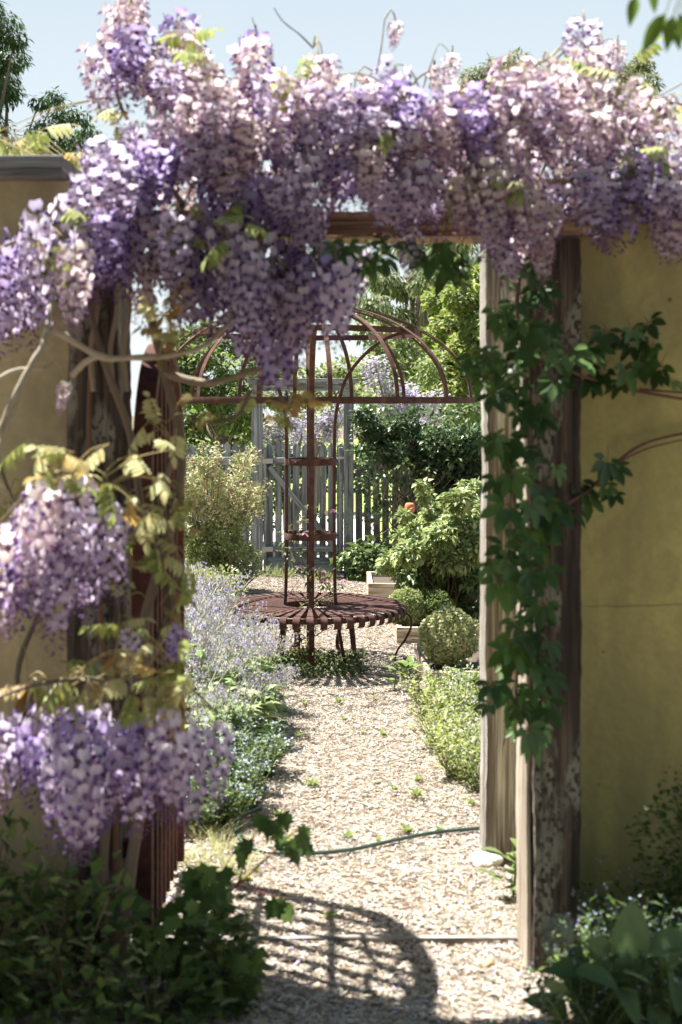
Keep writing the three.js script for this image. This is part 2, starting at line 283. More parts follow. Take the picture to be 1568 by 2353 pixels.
// arched iron gate, open, hinged on the dark post
const MAROON = RUST.clone(); MAROON.color = new THREE.Color(1.05, 0.85, 0.85);
{
  const z0 = 4.10, z1 = 4.92, zc = (z0 + z1) / 2, rad = (z1 - z0) / 2, X = -0.572, base = 0.06, spring = 1.40;
  const g = thing('iron_gate', 'maroon rusted iron gate with arched top and upright bars standing open', 'gate', [X, 0, -zc]);
  const frame = [[rad, base], [rad, 0.5], [rad, spring - 0.2], [rad, spring]]; for (let a = 10; a < 180; a += 10) frame.push([Math.cos(a * Math.PI / 180) * rad, spring + Math.sin(a * Math.PI / 180) * rad]); frame.push([-rad, spring], [-rad, spring - 0.2], [-rad, 0.5], [-rad, base]);
  const turn = (m) => { m.rotation.y = Math.PI / 2; return m; };
  turn(part('arched_frame', flatBar(frame, 0.058, 0.04), MAROON, g));
  for (const y of [base + 0.02, 0.70, 1.22]) turn(part('rail', flatBar([[-rad + 0.02, y], [-0.1, y], [0.1, y], [rad - 0.02, y]], 0.012, 0.03), RUST, g));
  for (let k = 1; k < 8; k++) { const u = -rad + k * 2 * rad / 8, top = spring + Math.sqrt(rad * rad - u * u) - 0.02; turn(part('bar', flatBar([[u, base], [u, 0.6], [u, 1.2], [u, top]], 0.034, 0.024), RUST, g)); }
  const ring = (c, r) => { const pts = []; for (let a = 0; a <= 360; a += 20) pts.push([Math.cos(a * Math.PI / 180) * r + c, spring + 0.16 + Math.sin(a * Math.PI / 180) * r]); return flatBar(pts, 0.014, 0.014); };
  turn(part('scroll', ring(0.14, 0.12), RUST, g)); turn(part('scroll', ring(-0.14, 0.12), RUST, g));
  for (const y of [0.35, 1.3]) { const h = part('hinge', new THREE.BoxGeometry(0.04, 0.05, 0.03), RUST, g); h.position.set(-0.045, y, rad - 0.03); }
}

// ------------------------------------------------------------------ rusted arbour with circular seat
{
  const C = V(-0.19, 0, -8.84);
  const g = thing('iron_arbour', 'rusted iron arbour with a round slatted seat and an open domed top', 'arbour', [C.x, 0, C.z]);
  const spin = (m, a) => { m.rotation.y = a; return m; };
  const slat = flatBar([[0.165, 0.382], [0.3, 0.384], [0.45, 0.384], [0.56, 0.382], [0.588, 0.374], [0.598, 0.352], [0.592, 0.325], [0.575, 0.315]], 0.042, 0.005, (t) => Math.min(1, 0.32 + 0.8 * t));
  for (let k = 0; k < 47; k++) spin(part('slat', slat, RUST, g), k / 47 * Math.PI * 2 + 0.05 + 0.006 * Math.sin(k * 7));
  part('seat_hoop', band(0.572, 0.345, 0.378, 0.006), RUST, g); part('seat_hoop', band(0.18, 0.345, 0.379, 0.006), RUST, g); part('seat_hoop', band(0.38, 0.352, 0.379, 0.006), RUST, g);
  const leg = flatBar([[0.57, 0.35], [0.62, 0.31], [0.625, 0.25], [0.59, 0.17], [0.54, 0.10], [0.525, 0.045], [0.55, 0.012], [0.595, 0.01], [0.615, 0.035], [0.598, 0.055], [0.578, 0.045]], 0.022, 0.012);
  for (const a of [-0.04, Math.PI + 0.1, 2.25, 1.25]) spin(part('leg', leg, RUST, g), a);
  for (const [a, r] of [[2.2, 0.33], [1.79, 0.45], [0.85, 0.42]]) spin(part('brace_leg', flatBar([[r - 0.05, 0.35], [r - 0.03, 0.2], [r, 0.0]], 0.04, 0.008), RUST, g), a);
  const rod = flatBar([[0.215, 0.004], [0.19, 0.15], [0.158, 0.38], [0.149, 0.8], [0.149, 1.3], [0.155, 1.54], [0.19, 1.70], [0.235, 1.81], [0.37, 1.965], [0.53, 2.06], [0.69, 2.075]], 0.034, 0.02);
  for (let k = 0; k < 4; k++) spin(part('column_bar', rod, RUST, g), k * Math.PI / 2 + 0.06);
  for (const y of [0.81, 1.27]) { const c = part('column_collar', band(0.16, y - 0.02, y + 0.02, 0.007, 24), RUST, g); for (const a of [-0.55, 0.5, 1.6]) { const b = part('bolt', new THREE.SphereGeometry(0.008, 8, 6), RUST, c); b.position.set(Math.sin(a) * 0.165, y, Math.cos(a) * 0.165); } }
  part('dome_ring', band(1.02, 1.632, 1.67, 0.008, 72), RUST, g);
  const rib = []; for (let a = 0; a <= 88; a += 11) rib.push([1.015 * Math.cos(a * Math.PI / 180), 1.655 + 0.585 * Math.pow(Math.sin(a * Math.PI / 180), 0.97)]); const ribGeo = flatBar(rib, 0.026, 0.006);
  for (let k = 0; k < 16; k++) spin(part('dome_rib', ribGeo, RUST, g), k / 16 * Math.PI * 2 + 0.13);
  part('crown_ring', band(0.725, 2.05, 2.085, 0.008, 8), RUST, g).rotation.y = 0.25;
  part('crown_plate', band(0.04, 2.225, 2.25, 0.07, 24), RUST, g);
  // two straight ties across the dome ring
  for (const a of [0.06, Math.PI / 2 + 0.06]) spin(part('tie_bar', flatBar([[-1.012, 1.641], [-0.4, 1.641], [0.4, 1.641], [1.012, 1.641]], 0.02, 0.006), RUST, g), a);
}

// ------------------------------------------------------------------ picket gate, its frame, the fences
{
  const Z = 13.65, u = Z / K;               // metres per pixel there
  const X = (d) => (d - CX) * u, Y = (d) => EYE - (d - HY) * u;
  const fr = thing('timber_portal', 'grey weathered timber gate frame with a capped crossbeam', 'gate frame', [X(697), 0, -Z]);
  timber('post', X(580), X(604), 0, Y(882), Z - 0.05, Z + 0.05, FENCE, fr, { seed: 1 }); timber('post', X(790), X(813), 0, Y(882), Z - 0.05, Z + 0.05, FENCE, fr, { seed: 2 });
  timber('crossbeam', X(604.5), X(789.5), Y(898), Y(882), Z - 0.035, Z + 0.035, FENCE, fr, { seed: 3 });
  timber('cap_board', X(570), X(825), Y(881), Y(870), Z - 0.09, Z + 0.09, FENCE, fr, { seed: 4 });
  const pg = thing('picket_gate', 'grey timber picket gate with a diagonal brace and strap hinges', 'gate', [X(697), 0, -Z]);
  const picketGeo = (w, h, s) => { const sh = new THREE.Shape([[-w / 2, 0], [w / 2, 0], [w / 2, h - w * 0.55], [0, h], [-w / 2, h - w * 0.55]].map(([a, b]) => new THREE.Vector2(a, b))); const g = new THREE.ExtrudeGeometry(sh, { depth: 0.018, bevelEnabled: false }); const uv = g.attributes.uv; for (let i = 0; i < uv.count; i++) uv.setXY(i, uv.getX(i) + s * 0.083, uv.getY(i) + s * 0.37); return g; };
  R = rng(5);
  for (let k = 0; k < 9; k++) {
    const x = 620 + k * 20.2, p = part('picket', picketGeo(0.064, Y(1017 + rr(-3, 3)) - 0.06, k), FENCE, pg); p.position.set(X(x) - X(697), 0.06, -0.045); p.rotation.z = rr(-0.006, 0.006);
  }
  timber('stile', X(606), X(614), 0.01, Y(1030), Z - 0.045, Z + 0.02, FENCE, pg, { seed: 5 }); timber('stile', X(779), X(788), 0.01, Y(1028), Z - 0.045, Z + 0.02, FENCE, pg, { seed: 6 });
  timber('rail', X(614.5), X(778.5), Y(1066), Y(1052), Z - 0.03, Z + 0.02, FENCE, pg, { seed: 7 }); timber('rail', X(614.5), X(778.5), Y(1268), Y(1254), Z - 0.03, Z + 0.02, FENCE, pg, { seed: 8 });
  timber('kick_board', X(614.5), X(778.5), 0.0, Y(1280), Z - 0.028, Z + 0.022, FENCE, pg, { seed: 9 });
  { const a = V(X(618), Y(1070), 0), b = V(X(774), Y(1262), 0), L = a.distanceTo(b), m = part('brace', timberGeo(0.055, L - 0.02, 0.03, { seed: 10 }), FENCE, pg); m.position.set((a.x + b.x) / 2 - X(697), (a.y + b.y) / 2, 0.022); m.rotation.z = Math.atan2(b.y - a.y, b.x - a.x) - Math.PI / 2; }
  const iron = new THREE.MeshStandardMaterial({ color: new THREE.Color(0.45, 0.44, 0.4), roughness: 0.5, metalness: 0.6 });
  for (const d of [1059, 1261]) { const h = part('hinge', new THREE.BoxGeometry(0.1, 0.045, 0.006), iron, pg); h.position.set(X(616) - X(697), Y(d), 0.052); for (const o of [-0.03, 0.03]) { const sc = part('screw', new THREE.CylinderGeometry(0.006, 0.006, 0.004, 8), iron, h); sc.rotation.x = Math.PI / 2; sc.position.set(o, 0, 0.005); } }
  { const h = part('latch', new THREE.BoxGeometry(0.05, 0.02, 0.02), iron, pg); h.position.set(X(786) - X(697), Y(1052), 0.06); }
  const fence = (label, a, b, top, group) => {
    const f = thing('picket_fence', label, 'fence', [X((a + b) / 2), 0, -Z]); const geos = [0, 1, 2, 3].map((s) => picketGeo(0.066, Y(1018) - 0.04, s + 20 + a));
    for (let x = a; x < b; x += 20.4) { const p = part('picket', geos[Math.floor(R() * 4)], FENCE, f); p.position.set(X(x) - f.position.x, 0.04 + rr(-0.015, 0.015), -0.05); p.rotation.z = rr(-0.01, 0.01); }
    timber('rail', X(a - 8), X(b), Y(1068), Y(1050), Z - 0.028, Z + 0.02, FENCE, f, { seed: 13 }); timber('rail', X(a - 8), X(b), Y(1265), Y(1250), Z - 0.028, Z + 0.02, FENCE, f, { seed: 14 });
  };
  fence('grey picket fence behind the reddish feathery shrub', 400, 578, 0); fence('grey picket fence overgrown by the dark climbing hedge', 826, 1250, 0);
}

// ------------------------------------------------------------------ raised beds
function bed(label, x0, x1, z0, z1, h) {
  const g = thing('raised_bed', label, 'raised bed', [(x0 + x1) / 2, 0, -(z0 + z1) / 2], 'raised timber beds beside the path'), t = 0.04;
  timber('board', x0, x1, 0, h, z0, z0 + t, BEDWOOD, g, { seed: x0 * 9 + 1 }); timber('board', x0, x1, 0, h, z1 - t, z1, BEDWOOD, g, { seed: x0 * 9 + 2 });
  timber('board', x0, x0 + t, 0, h - 0.003, z0 + t + 0.002, z1 - t - 0.002, BEDWOOD, g, { seed: x0 * 9 + 3 }); timber('board', x1 - t, x1, 0, h - 0.003, z0 + t + 0.002, z1 - t - 0.002, BEDWOOD, g, { seed: 4 });
  const s = part('soil', new THREE.BoxGeometry(x1 - x0 - 2 * t - 0.01, h - 0.04, z1 - z0 - 2 * t - 0.01, 1, 1, 1), new THREE.MeshStandardMaterial({ color: new THREE.Color(0.07, 0.05, 0.035), roughness: 1 }), g); s.position.set(0, (h - 0.04) / 2, 0);
}
bed('low timber bed holding the clipped golden box ball', 0.475, 1.4, 7.95, 8.9, 0.13);
bed('timber bed under the pale low box hedge and rose bush', 0.375, 1.5, 9.6, 10.9, 0.12);
bed('short timber bed farther back beside the rose bush', 0.22, 1.4, 11.5, 12.3, 0.17);

// ------------------------------------------------------------------ hose, stones, terracotta finial
{
  const pts = [[1180, 1905], [1105, 1916], [1000, 1926], [900, 1946], [800, 1967], [700, 1975], [620, 1972], [570, 1958], [545, 1925], [552, 1890], [600, 1865]].map(([a, b]) => onGround(a, b).setY(0.022));
  const g = new THREE.TubeGeometry(new THREE.CatmullRomCurve3(pts), 120, 0.0075, 10);
  tag(part('garden_hose', g, new THREE.MeshPhysicalMaterial({ color: new THREE.Color(0.03, 0.06, 0.045), roughness: 0.4, clearcoat: 0.3 }), scene), 'dark green garden hose lying across the mulch path', 'hose');
  const stone = (label, dx, dy, s, col, sc) => { const q = new THREE.IcosahedronGeometry(s, 4), p = q.attributes.position; for (let i = 0; i < p.count; i++) { const v = V(p.getX(i), p.getY(i), p.getZ(i)), k = 1 + 0.35 * nz(v.x / s * 0.9 + dx, v.y / s * 0.9, v.z / s * 0.9) + 0.08 * nz(v.x / s * 4, v.y / s * 4 + dx, v.z / s * 4); p.setXYZ(i, v.x * k, v.y * k * sc, v.z * k); } q.computeVertexNormals(); const m = part('stone', q, new THREE.MeshStandardMaterial({ color: new THREE.Color(...col), roughness: 0.95 }), scene), o = onGround(dx, dy); m.position.set(o.x, s * sc * 0.45, o.z); return tag(m, label, 'stone'); };
  stone('pale rounded stone at the foot of the split grey post', 1118, 1990, 0.055, [0.55, 0.52, 0.46], 0.6);
  stone('small brown clod lying on the open mulch', 933, 2088, 0.014, [0.10, 0.06, 0.04], 0.8);
  stone('tan lump beside the base of the dark old post', 1120, 2222, 0.02, [0.4, 0.28, 0.16], 0.7);
  const zc = 12.1, p = at(942, 1166, zc), f = thing('cane_cap', 'terracotta cap on a cane above the rose bush', 'garden ornament', [p.x, 0, p.z]);
  const cap = part('cap', new THREE.LatheGeometry([[0.001, 0.075], [0.028, 0.073], [0.04, 0.06], [0.044, 0.03], [0.04, 0.0], [0.034, -0.008], [0.03, 0.0], [0.033, 0.03], [0.001, 0.055]].map(([a, b]) => new THREE.Vector2(a, b)), 20), new THREE.MeshStandardMaterial({ color: new THREE.Color(0.5, 0.17, 0.07), roughness: 0.85 }), f); cap.position.y = p.y - 0.035;
  const cane = part('cane', new THREE.CylinderGeometry(0.006, 0.007, p.y + 0.01, 8), BEDWOOD, f); cane.position.y = (p.y + 0.01) / 2;
}

// ------------------------------------------------------------------ planting helpers
const onBall = () => { const y = rr(-1, 1), a = rr(0, 6.2832), s = Math.sqrt(1 - y * y); return V(Math.cos(a) * s, y, Math.sin(a) * s); };
const GREENS = { fresh: [[0.19, 0.25, 0.05], [0.26, 0.32, 0.08], [0.12, 0.18, 0.03]], dark: [[0.035, 0.07, 0.018], [0.055, 0.10, 0.025], [0.022, 0.05, 0.014]], olive: [[0.14, 0.15, 0.065], [0.19, 0.2, 0.10], [0.09, 0.105, 0.04]], lime: [[0.30, 0.33, 0.09], [0.22, 0.28, 0.05], [0.38, 0.38, 0.14]], sage: [[0.21, 0.25, 0.12], [0.14, 0.2, 0.07], [0.28, 0.31, 0.17]], mid: [[0.09, 0.15, 0.03], [0.14, 0.2, 0.045], [0.06, 0.11, 0.022]] };
const pick = (list) => list[Math.floor(R() * list.length)];
// clusters: [center Vector3, radius, count]
function leafClusters(geo, clusters, o) {
  for (const [c, r, n] of clusters) for (let k = 0; k < n; k++) {
    const d = onBall(), q = Math.pow(R(), 0.45), p = c.clone().add(V(d.x * r * q, d.y * r * q * (o.flat ?? 0.75), d.z * r * q));
    const dir = d.clone().multiplyScalar(0.6).add(V(rr(-0.6, 0.6), rr(-0.5, 0.4) - (o.droop ?? 0.2), rr(-0.6, 0.6)));
    const up = V(rr(-0.5, 0.5), 1, rr(-0.5, 0.5)); const s = rr(0.65, 1.25);
    (o.fine ? geo.leaf : geo.leaf2).call(geo, p, dir, up, o.L * s, o.W * s, vary(pick(o.cols), 0.22), o.fold ?? 0.2);
  }
}
function tree(name, label, base, trunkTop, clusters, o) {
  const t = thing(name, label, 'tree', [base.x, 0, base.z], o.group), g = new Geo(), lg = new Geo(), b = t.position;
  const top = trunkTop.clone().sub(b), bark = o.bark ?? [0.13, 0.10, 0.075];
  g.tube([V(0, -0.05, 0), V(top.x * 0.2 + 0.08, top.y * 0.35, top.z * 0.3), V(top.x * 0.6, top.y * 0.7, top.z * 0.7), top], o.r ?? 0.14, (o.r ?? 0.14) * 0.4, bark, 8, 0, 0.3); g.build('trunk', MAT.bark, t);
  for (const [c] of clusters) { const e = c.clone().sub(b), s = top.clone().multiplyScalar(clamp(0.45 + 0.4 * (e.y / top.y - 0.6), 0.35, 0.95)); lg.tube([s, s.clone().lerp(e, 0.5).add(V(rr(-0.15, 0.15), rr(0, 0.2), rr(-0.15, 0.15))), e], (o.r ?? 0.14) * 0.28, 0.008, bark, 5, 6, 0.3); }
  lg.build('limbs', MAT.bark, t);
  const cg = new Geo(); leafClusters(cg, clusters.map(([c, r, n]) => [c.clone().sub(b), r, n]), o); cg.build('crown', o.mat ?? MAT.farLeaf, t); return t;
}
function shrubGeo(o) {              // uneven mound of leaves standing on the ground, base at the origin
  const g = new Geo(), f = rr(0, 50);
  for (let k = 0; k < o.n; k++) {
    const d = onBall(); const lob = 1 + (o.rough ?? 0.5) * nz(d.x * 1.8 + f, d.y * 1.8, d.z * 1.8) + 0.35 * (o.rough ?? 0.5) * nz(d.x * 5 + f, d.y * 5, d.z * 5), q = Math.pow(R(), o.shell ?? 0.35) * lob;
    const p = V(d.x * o.rx * q, o.y + d.y * o.ry * q, d.z * o.rz * q); if (p.y < 0.01) p.y = rr(0.01, 0.08);
    const dir = V(d.x * 0.8 + rr(-0.7, 0.7), d.y * 0.4 + rr(-0.3, 0.6) - (o.droop ?? 0), d.z * 0.8 + rr(-0.7, 0.7)), s = rr(0.6, 1.25);
    if (o.out) { const tg = onBall(); tg.addScaledVector(d, -tg.dot(d)); dir.copy(tg).add(V(0, 0.3, 0)).addScaledVector(d, 0.35); }
    (o.fine ? g.leaf : g.leaf2).call(g, p, dir, o.out ? d.clone().add(V(rr(-0.5, 0.5), rr(-0.2, 0.7), rr(-0.5, 0.5))) : V(rr(-0.6, 0.6), 1, rr(-0.6, 0.6)), o.L * s, o.W * s, vary(pick(o.cols), 0.2), o.fold ?? 0.25);
  }
  return g;
}
function shrubStems(o, n = 9) { const g = new Geo(); for (let k = 0; k < n; k++) { const a = rr(0, 6.28), e = V(Math.cos(a) * o.rx * rr(0.3, 0.9), o.y + o.ry * rr(0.1, 0.9), Math.sin(a) * o.rz * rr(0.3, 0.9)); g.tube([V(rr(-0.04, 0.04), -0.02, rr(-0.04, 0.04)), V(e.x * 0.4, e.y * 0.5, e.z * 0.4), e], o.stem ?? 0.008, 0.002, [0.11, 0.085, 0.05], 5, 6); } return g; }
function shrub(name, label, cat, pos, o, group) { const t = thing(name, label, cat, pos, group); shrubStems(o).build('stems', MAT.bark, t); shrubGeo(o).build('foliage', o.mat ?? MAT.leaf, t); return t; }

// ------------------------------------------------------------------ trees and planting beyond the fence
R = rng(301);
{
  const cl = (list, z, dz, per) => list.map(([x, y, r]) => [at(x, y, z + rr(-dz, dz)), r * z / K, Math.round(per * r * r / 900)]);
  // dark feathery tree over the tan wall
  let z = 20; const L1 = cl([[-60, 20, 70], [-10, 60, 60], [20, 130, 50], [-20, 180, 70], [10, 210, 45], [-80, 150, 90], [-90, 260, 90], [-20, 300, 55], [35, 90, 30], [-50, 380, 80], [90, 235, 22], [125, 225, 28], [150, 265, 34], [120, 290, 36], [185, 270, 24], [90, 300, 30], [205, 300, 24], [170, 320, 34], [225, 315, 16], [130, 345, 40], [60, 340, 40], [200, 350, 24]], z, 0.8, 210);
  tree('dark_tree', 'dark feathery tree rising beyond the tan wall', V(-5.2, 0, -20), V(-4.9, 6.0, -20), L1, { L: 0.11, W: 0.028, cols: GREENS.dark, droop: 0.7, r: 0.2 });
  // grey-green eucalypts
  z = 30; const L2 = cl([[1090, 185, 38], [1140, 160, 38], [1190, 150, 40], [1230, 175, 36], [1150, 210, 44], [1080, 240, 40], [1240, 240, 50], [1310, 260, 46], [1190, 290, 55], [1100, 320, 60]], z, 1.4, 260);
  tree('eucalypt', 'tall olive grey eucalypt with its domed top above the wisteria', V(3.4, 0, -30), V(3.5, 6.4, -30), L2, { L: 0.15, W: 0.05, cols: GREENS.olive, droop: 0.5, r: 0.22 });
  const L3 = cl([[1470, 150, 32], [1440, 175, 30], [1490, 190, 30], [1450, 215, 40], [1500, 235, 24], [1400, 230, 34], [1470, 260, 45], [1410, 290, 50]], z, 1.2, 300);
  tree('eucalypt', 'narrow olive grey eucalypt with a pointed top beside the domed one', V(6.2, 0, -30.5), V(6.25, 7.0, -30.5), L3, { L: 0.15, W: 0.05, cols: GREENS.olive, droop: 0.5, r: 0.18 });
  z = 23; const L4 = cl([[880, 640, 45], [930, 660, 40], [985, 640, 45], [850, 700, 45], [910, 730, 45], [970, 720, 50], [890, 790, 50], [940, 850, 60], [860, 850, 50], [1000, 600, 50], [1040, 560, 60], [960, 560, 60], [1080, 620, 50]], z, 1.2, 180);
  tree('eucalypt', 'drooping grey green eucalypt seen through the iron dome', V(1.2, 0, -23), V(1.3, 3.6, -23), L4, { L: 0.15, W: 0.045, cols: [...GREENS.olive, ...GREENS.sage], droop: 0.9, r: 0.16 });
  z = 18.5; const L5 = cl([[1010, 690, 40], [1060, 680, 45], [1100, 720, 50], [1040, 750, 50], [990, 780, 36], [1085, 800, 55], [1030, 830, 50], [1000, 880, 40], [1070, 890, 55], [1120, 850, 60], [1140, 760, 60], [1050, 620, 36], [1110, 640, 44], [975, 930, 34], [1050, 960, 50]], z, 0.9, 260);
  tree('maple_tree', 'fresh lime green leafy tree behind the iron dome', V(1.65, 0, -18.5), V(1.65, 2.7, -18.5), L5, { L: 0.085, W: 0.06, cols: [...GREENS.fresh, ...GREENS.lime], droop: 0.3, r: 0.09 });
  z = 16.2; const L6 = cl([[430, 780, 36], [470, 760, 36], [540, 795, 34], [590, 830, 34], [625, 860, 30], [400, 800, 44], [430, 850, 40], [470, 820, 40], [520, 850, 40], [450, 900, 50], [510, 910, 50], [560, 890, 36], [480, 960, 50], [540, 960, 46], [430, 960, 50], [570, 940, 36], [400, 880, 60], [500, 790, 26], [590, 985, 30], [440, 1010, 50], [530, 1010, 50]], z, 0.6, 230);
  tree('hedge_tree', 'bright green loose small tree behind the fence and gate post', V(-1.35, 0, -16.2), V(-1.35, 2.0, -16.2), L6, { L: 0.07, W: 0.04, cols: [...GREENS.fresh, ...GREENS.mid], droop: 0.3, r: 0.05 });
  z = 21; const L7 = cl([[600, 860, 40], [650, 850, 36], [700, 870, 34], [750, 860, 40], [800, 850, 40], [640, 910, 45], [720, 910, 45], [780, 900, 40], [840, 900, 40], [880, 880, 40], [680, 950, 45], [770, 950, 45]], z, 0.7, 210);
  tree('hedge_tree', 'low light green tree seen over the picket gate', V(-0.4, 0, -21), V(-0.4, 2.0, -21), L7, { L: 0.085, W: 0.05, cols: [...GREENS.fresh, ...GREENS.lime, ...GREENS.olive], droop: 0.3, r: 0.06 });
  z = 15.2; const L8 = cl([[410, 1040, 40], [450, 1060, 40], [500, 1050, 40], [550, 1060, 40], [600, 1090, 40], [640, 1090, 40], [430, 1120, 50], [500, 1130, 50], [570, 1140, 46], [630, 1150, 36], [480, 1200, 50], [560, 1210, 46], [610, 1200, 30], [680, 1070, 30], [430, 1210, 50]], z, 0.3, 170);
  tree('hedge_tree', 'dark green hedge bush close behind the picket fence', V(-1.2, 0, -15.2), V(-1.2, 1.0, -15.2), L8, { L: 0.06, W: 0.035, cols: [...GREENS.dark, ...GREENS.mid], droop: 0.3, r: 0.04 });
  z = 17.5; const L9 = cl([[840, 760, 40], [880, 800, 44], [920, 780, 40], [850, 850, 44], [900, 860, 50], [950, 830, 46], [940, 900, 46], [990, 850, 40], [870, 920, 44], [930, 960, 44], [1000, 950, 44], [860, 980, 40], [1090, 940, 50], [1060, 1000, 44], [980, 1010, 50]], z, 0.6, 150);
  tree('hedge_tree', 'loose sage green tree between the eucalypt and the lime green tree', V(0.8, 0, -17.5), V(0.8, 2.0, -17.5), L9, { L: 0.075, W: 0.04, cols: [...GREENS.sage, ...GREENS.fresh], droop: 0.4, r: 0.05 });
  z = 26; const L10 = []; for (let k = 0; k < 34; k++) L10.push([V(-3.4 + k * 0.23, rr(0.25, 0.8), -26 + rr(-0.2, 0.2)), rr(0.32, 0.5), 260]);
  tree('boundary_hedge', 'low dark boundary hedge at the far side of the lawn', V(0.4, 0, -26), V(0.4, 0.5, -26), L10, { L: 0.1, W: 0.06, cols: GREENS.dark, r: 0.05, flat: 0.9 });
  // distant wisteria in flower
  const farWis = (label, base, list, zz) => {
    const t = thing('wisteria_bush', label, 'wisteria', [base.x, 0, base.z], 'far wisterias in bloom beyond the fence'), b = t.position, s = new Geo(), f = new Geo(), lf = new Geo();
    for (const [x, y, r] of list) {
      const c = at(x, y, zz + rr(-0.4, 0.4)).sub(b), rad = r * zz / K; s.tube([V(rr(-0.05, 0.05), 0, rr(-0.05, 0.05)), V(c.x * 0.6, c.y * 0.6, c.z * 0.5), c], 0.025, 0.008, [0.16, 0.13, 0.1], 5, 6, 0.3);
      for (let q = 0; q < r * 0.55; q++) { const d = onBall(), o = c.clone().add(V(d.x * rad, d.y * rad * 0.7, d.z * rad)), L = rr(0.14, 0.26); for (let m = 0; m < 34; m++) { const tt = R(), rd = 0.05 * (1 - tt * 0.8), a = rr(0, 6.28); const tone = mixc([0.60, 0.56, 0.66], [0.42, 0.36, 0.56], R() * 0.8 + tt * 0.2); f.leaf2(o.clone().add(V(Math.cos(a) * rd, -tt * L, Math.sin(a) * rd)), V(Math.cos(a), rr(-0.6, 0.4), Math.sin(a)), V(0, 1, 0), 0.032, 0.03, vary(tone, 0.15)); } }
      leafClusters(lf, [[c, rad * 1.1, Math.round(r * 2.2)]], { L: 0.07, W: 0.03, cols: [...GREENS.fresh, ...GREENS.lime] });
    }
    s.build('stems', MAT.bark, t); lf.build('foliage', MAT.leaf, t); f.build('blossom', MAT.petal, t);
  };
  farWis('mauve wisteria in bloom framed by the timber gate frame', V(-0.6, 0, -16), [[625, 985, 26], [660, 960, 30], [640, 1000, 24], [700, 950, 26], [735, 960, 26], [690, 990, 22], [765, 930, 26], [755, 985, 20]], 16);
  farWis('pale mauve wisteria in bloom above the dark climbing hedge', V(0.9, 0, -15.6), [[880, 880, 34], [930, 900, 34], [900, 930, 30], [960, 930, 34], [1000, 965, 34], [1040, 985, 26], [940, 970, 26], [870, 950, 22], [1000, 910, 26], [860, 830, 24]], 15.6);
}

{ // trees on the near side, behind the viewer: one of them sends the leafy branch into the picture; the other is added; both unseen crowns are shaped to darken the walls
  const rear = (label, x, z, list) => tree('unseen_shade_tree', label, V(x, 0, z), V(x, 3.4, z), list.map(([a, b, c, r, n]) => [V(a, b, c), r, n]), { L: 0.17, W: 0.1, cols: GREENS.mid, droop: 0.3, r: 0.12, flat: 0.9, mat: MAT.farLeaf });
  rear('unseen broad leafy tree overhanging the near side of the ochre wall to shade it', 2.2, 1.2, [[1.6, 4.0, -1.6, 0.9, 900], [2.4, 3.6, -1.0, 1.0, 1000], [1.4, 4.2, -0.2, 1.1, 1200], [2.6, 4.4, 0.4, 1.2, 1300], [1.2, 3.2, 1.2, 1.1, 1200], [2.4, 3.0, 1.8, 1.3, 1500], [1.2, 5.2, 0.8, 1.2, 1200], [3.4, 3.4, 0.2, 1.1, 1000], [2.0, 1.8, 2.4, 1.2, 1400], [3.4, 1.8, 1.4, 1.1, 1100], [0.4, 4.6, 1.8, 1.1, 1100], [0.9, 1.6, 3.0, 1.1, 1100], [3.2, 5.0, -0.8, 1.0, 900]]);
  rear('unseen added tree opposite the near side of the tan wall to shade it', -2.2, 1.6, [[-1.0, 3.95, -2.5, 0.8, 900], [-1.8, 3.8, -2.6, 0.8, 900], [-0.6, 4.3, -1.4, 0.9, 900], [-1.6, 3.9, -1.2, 1.0, 1000], [-2.4, 3.4, -0.8, 1.0, 1000], [-1.2, 4.2, 0.2, 1.1, 1200], [-2.6, 4.3, 0.4, 1.2, 1300], [-1.0, 3.2, 1.8, 1.1, 1200], [-2.2, 2.8, 1.9, 1.3, 1500], [-0.8, 5.0, 1.2, 1.2, 1200], [-3.4, 3.2, 0.4, 1.1, 1000], [-1.9, 1.7, 2.6, 1.2, 1400], [-3.3, 1.7, 1.6, 1.1, 1100], [-0.7, 1.6, 3.2, 1.1, 1200]]);
}

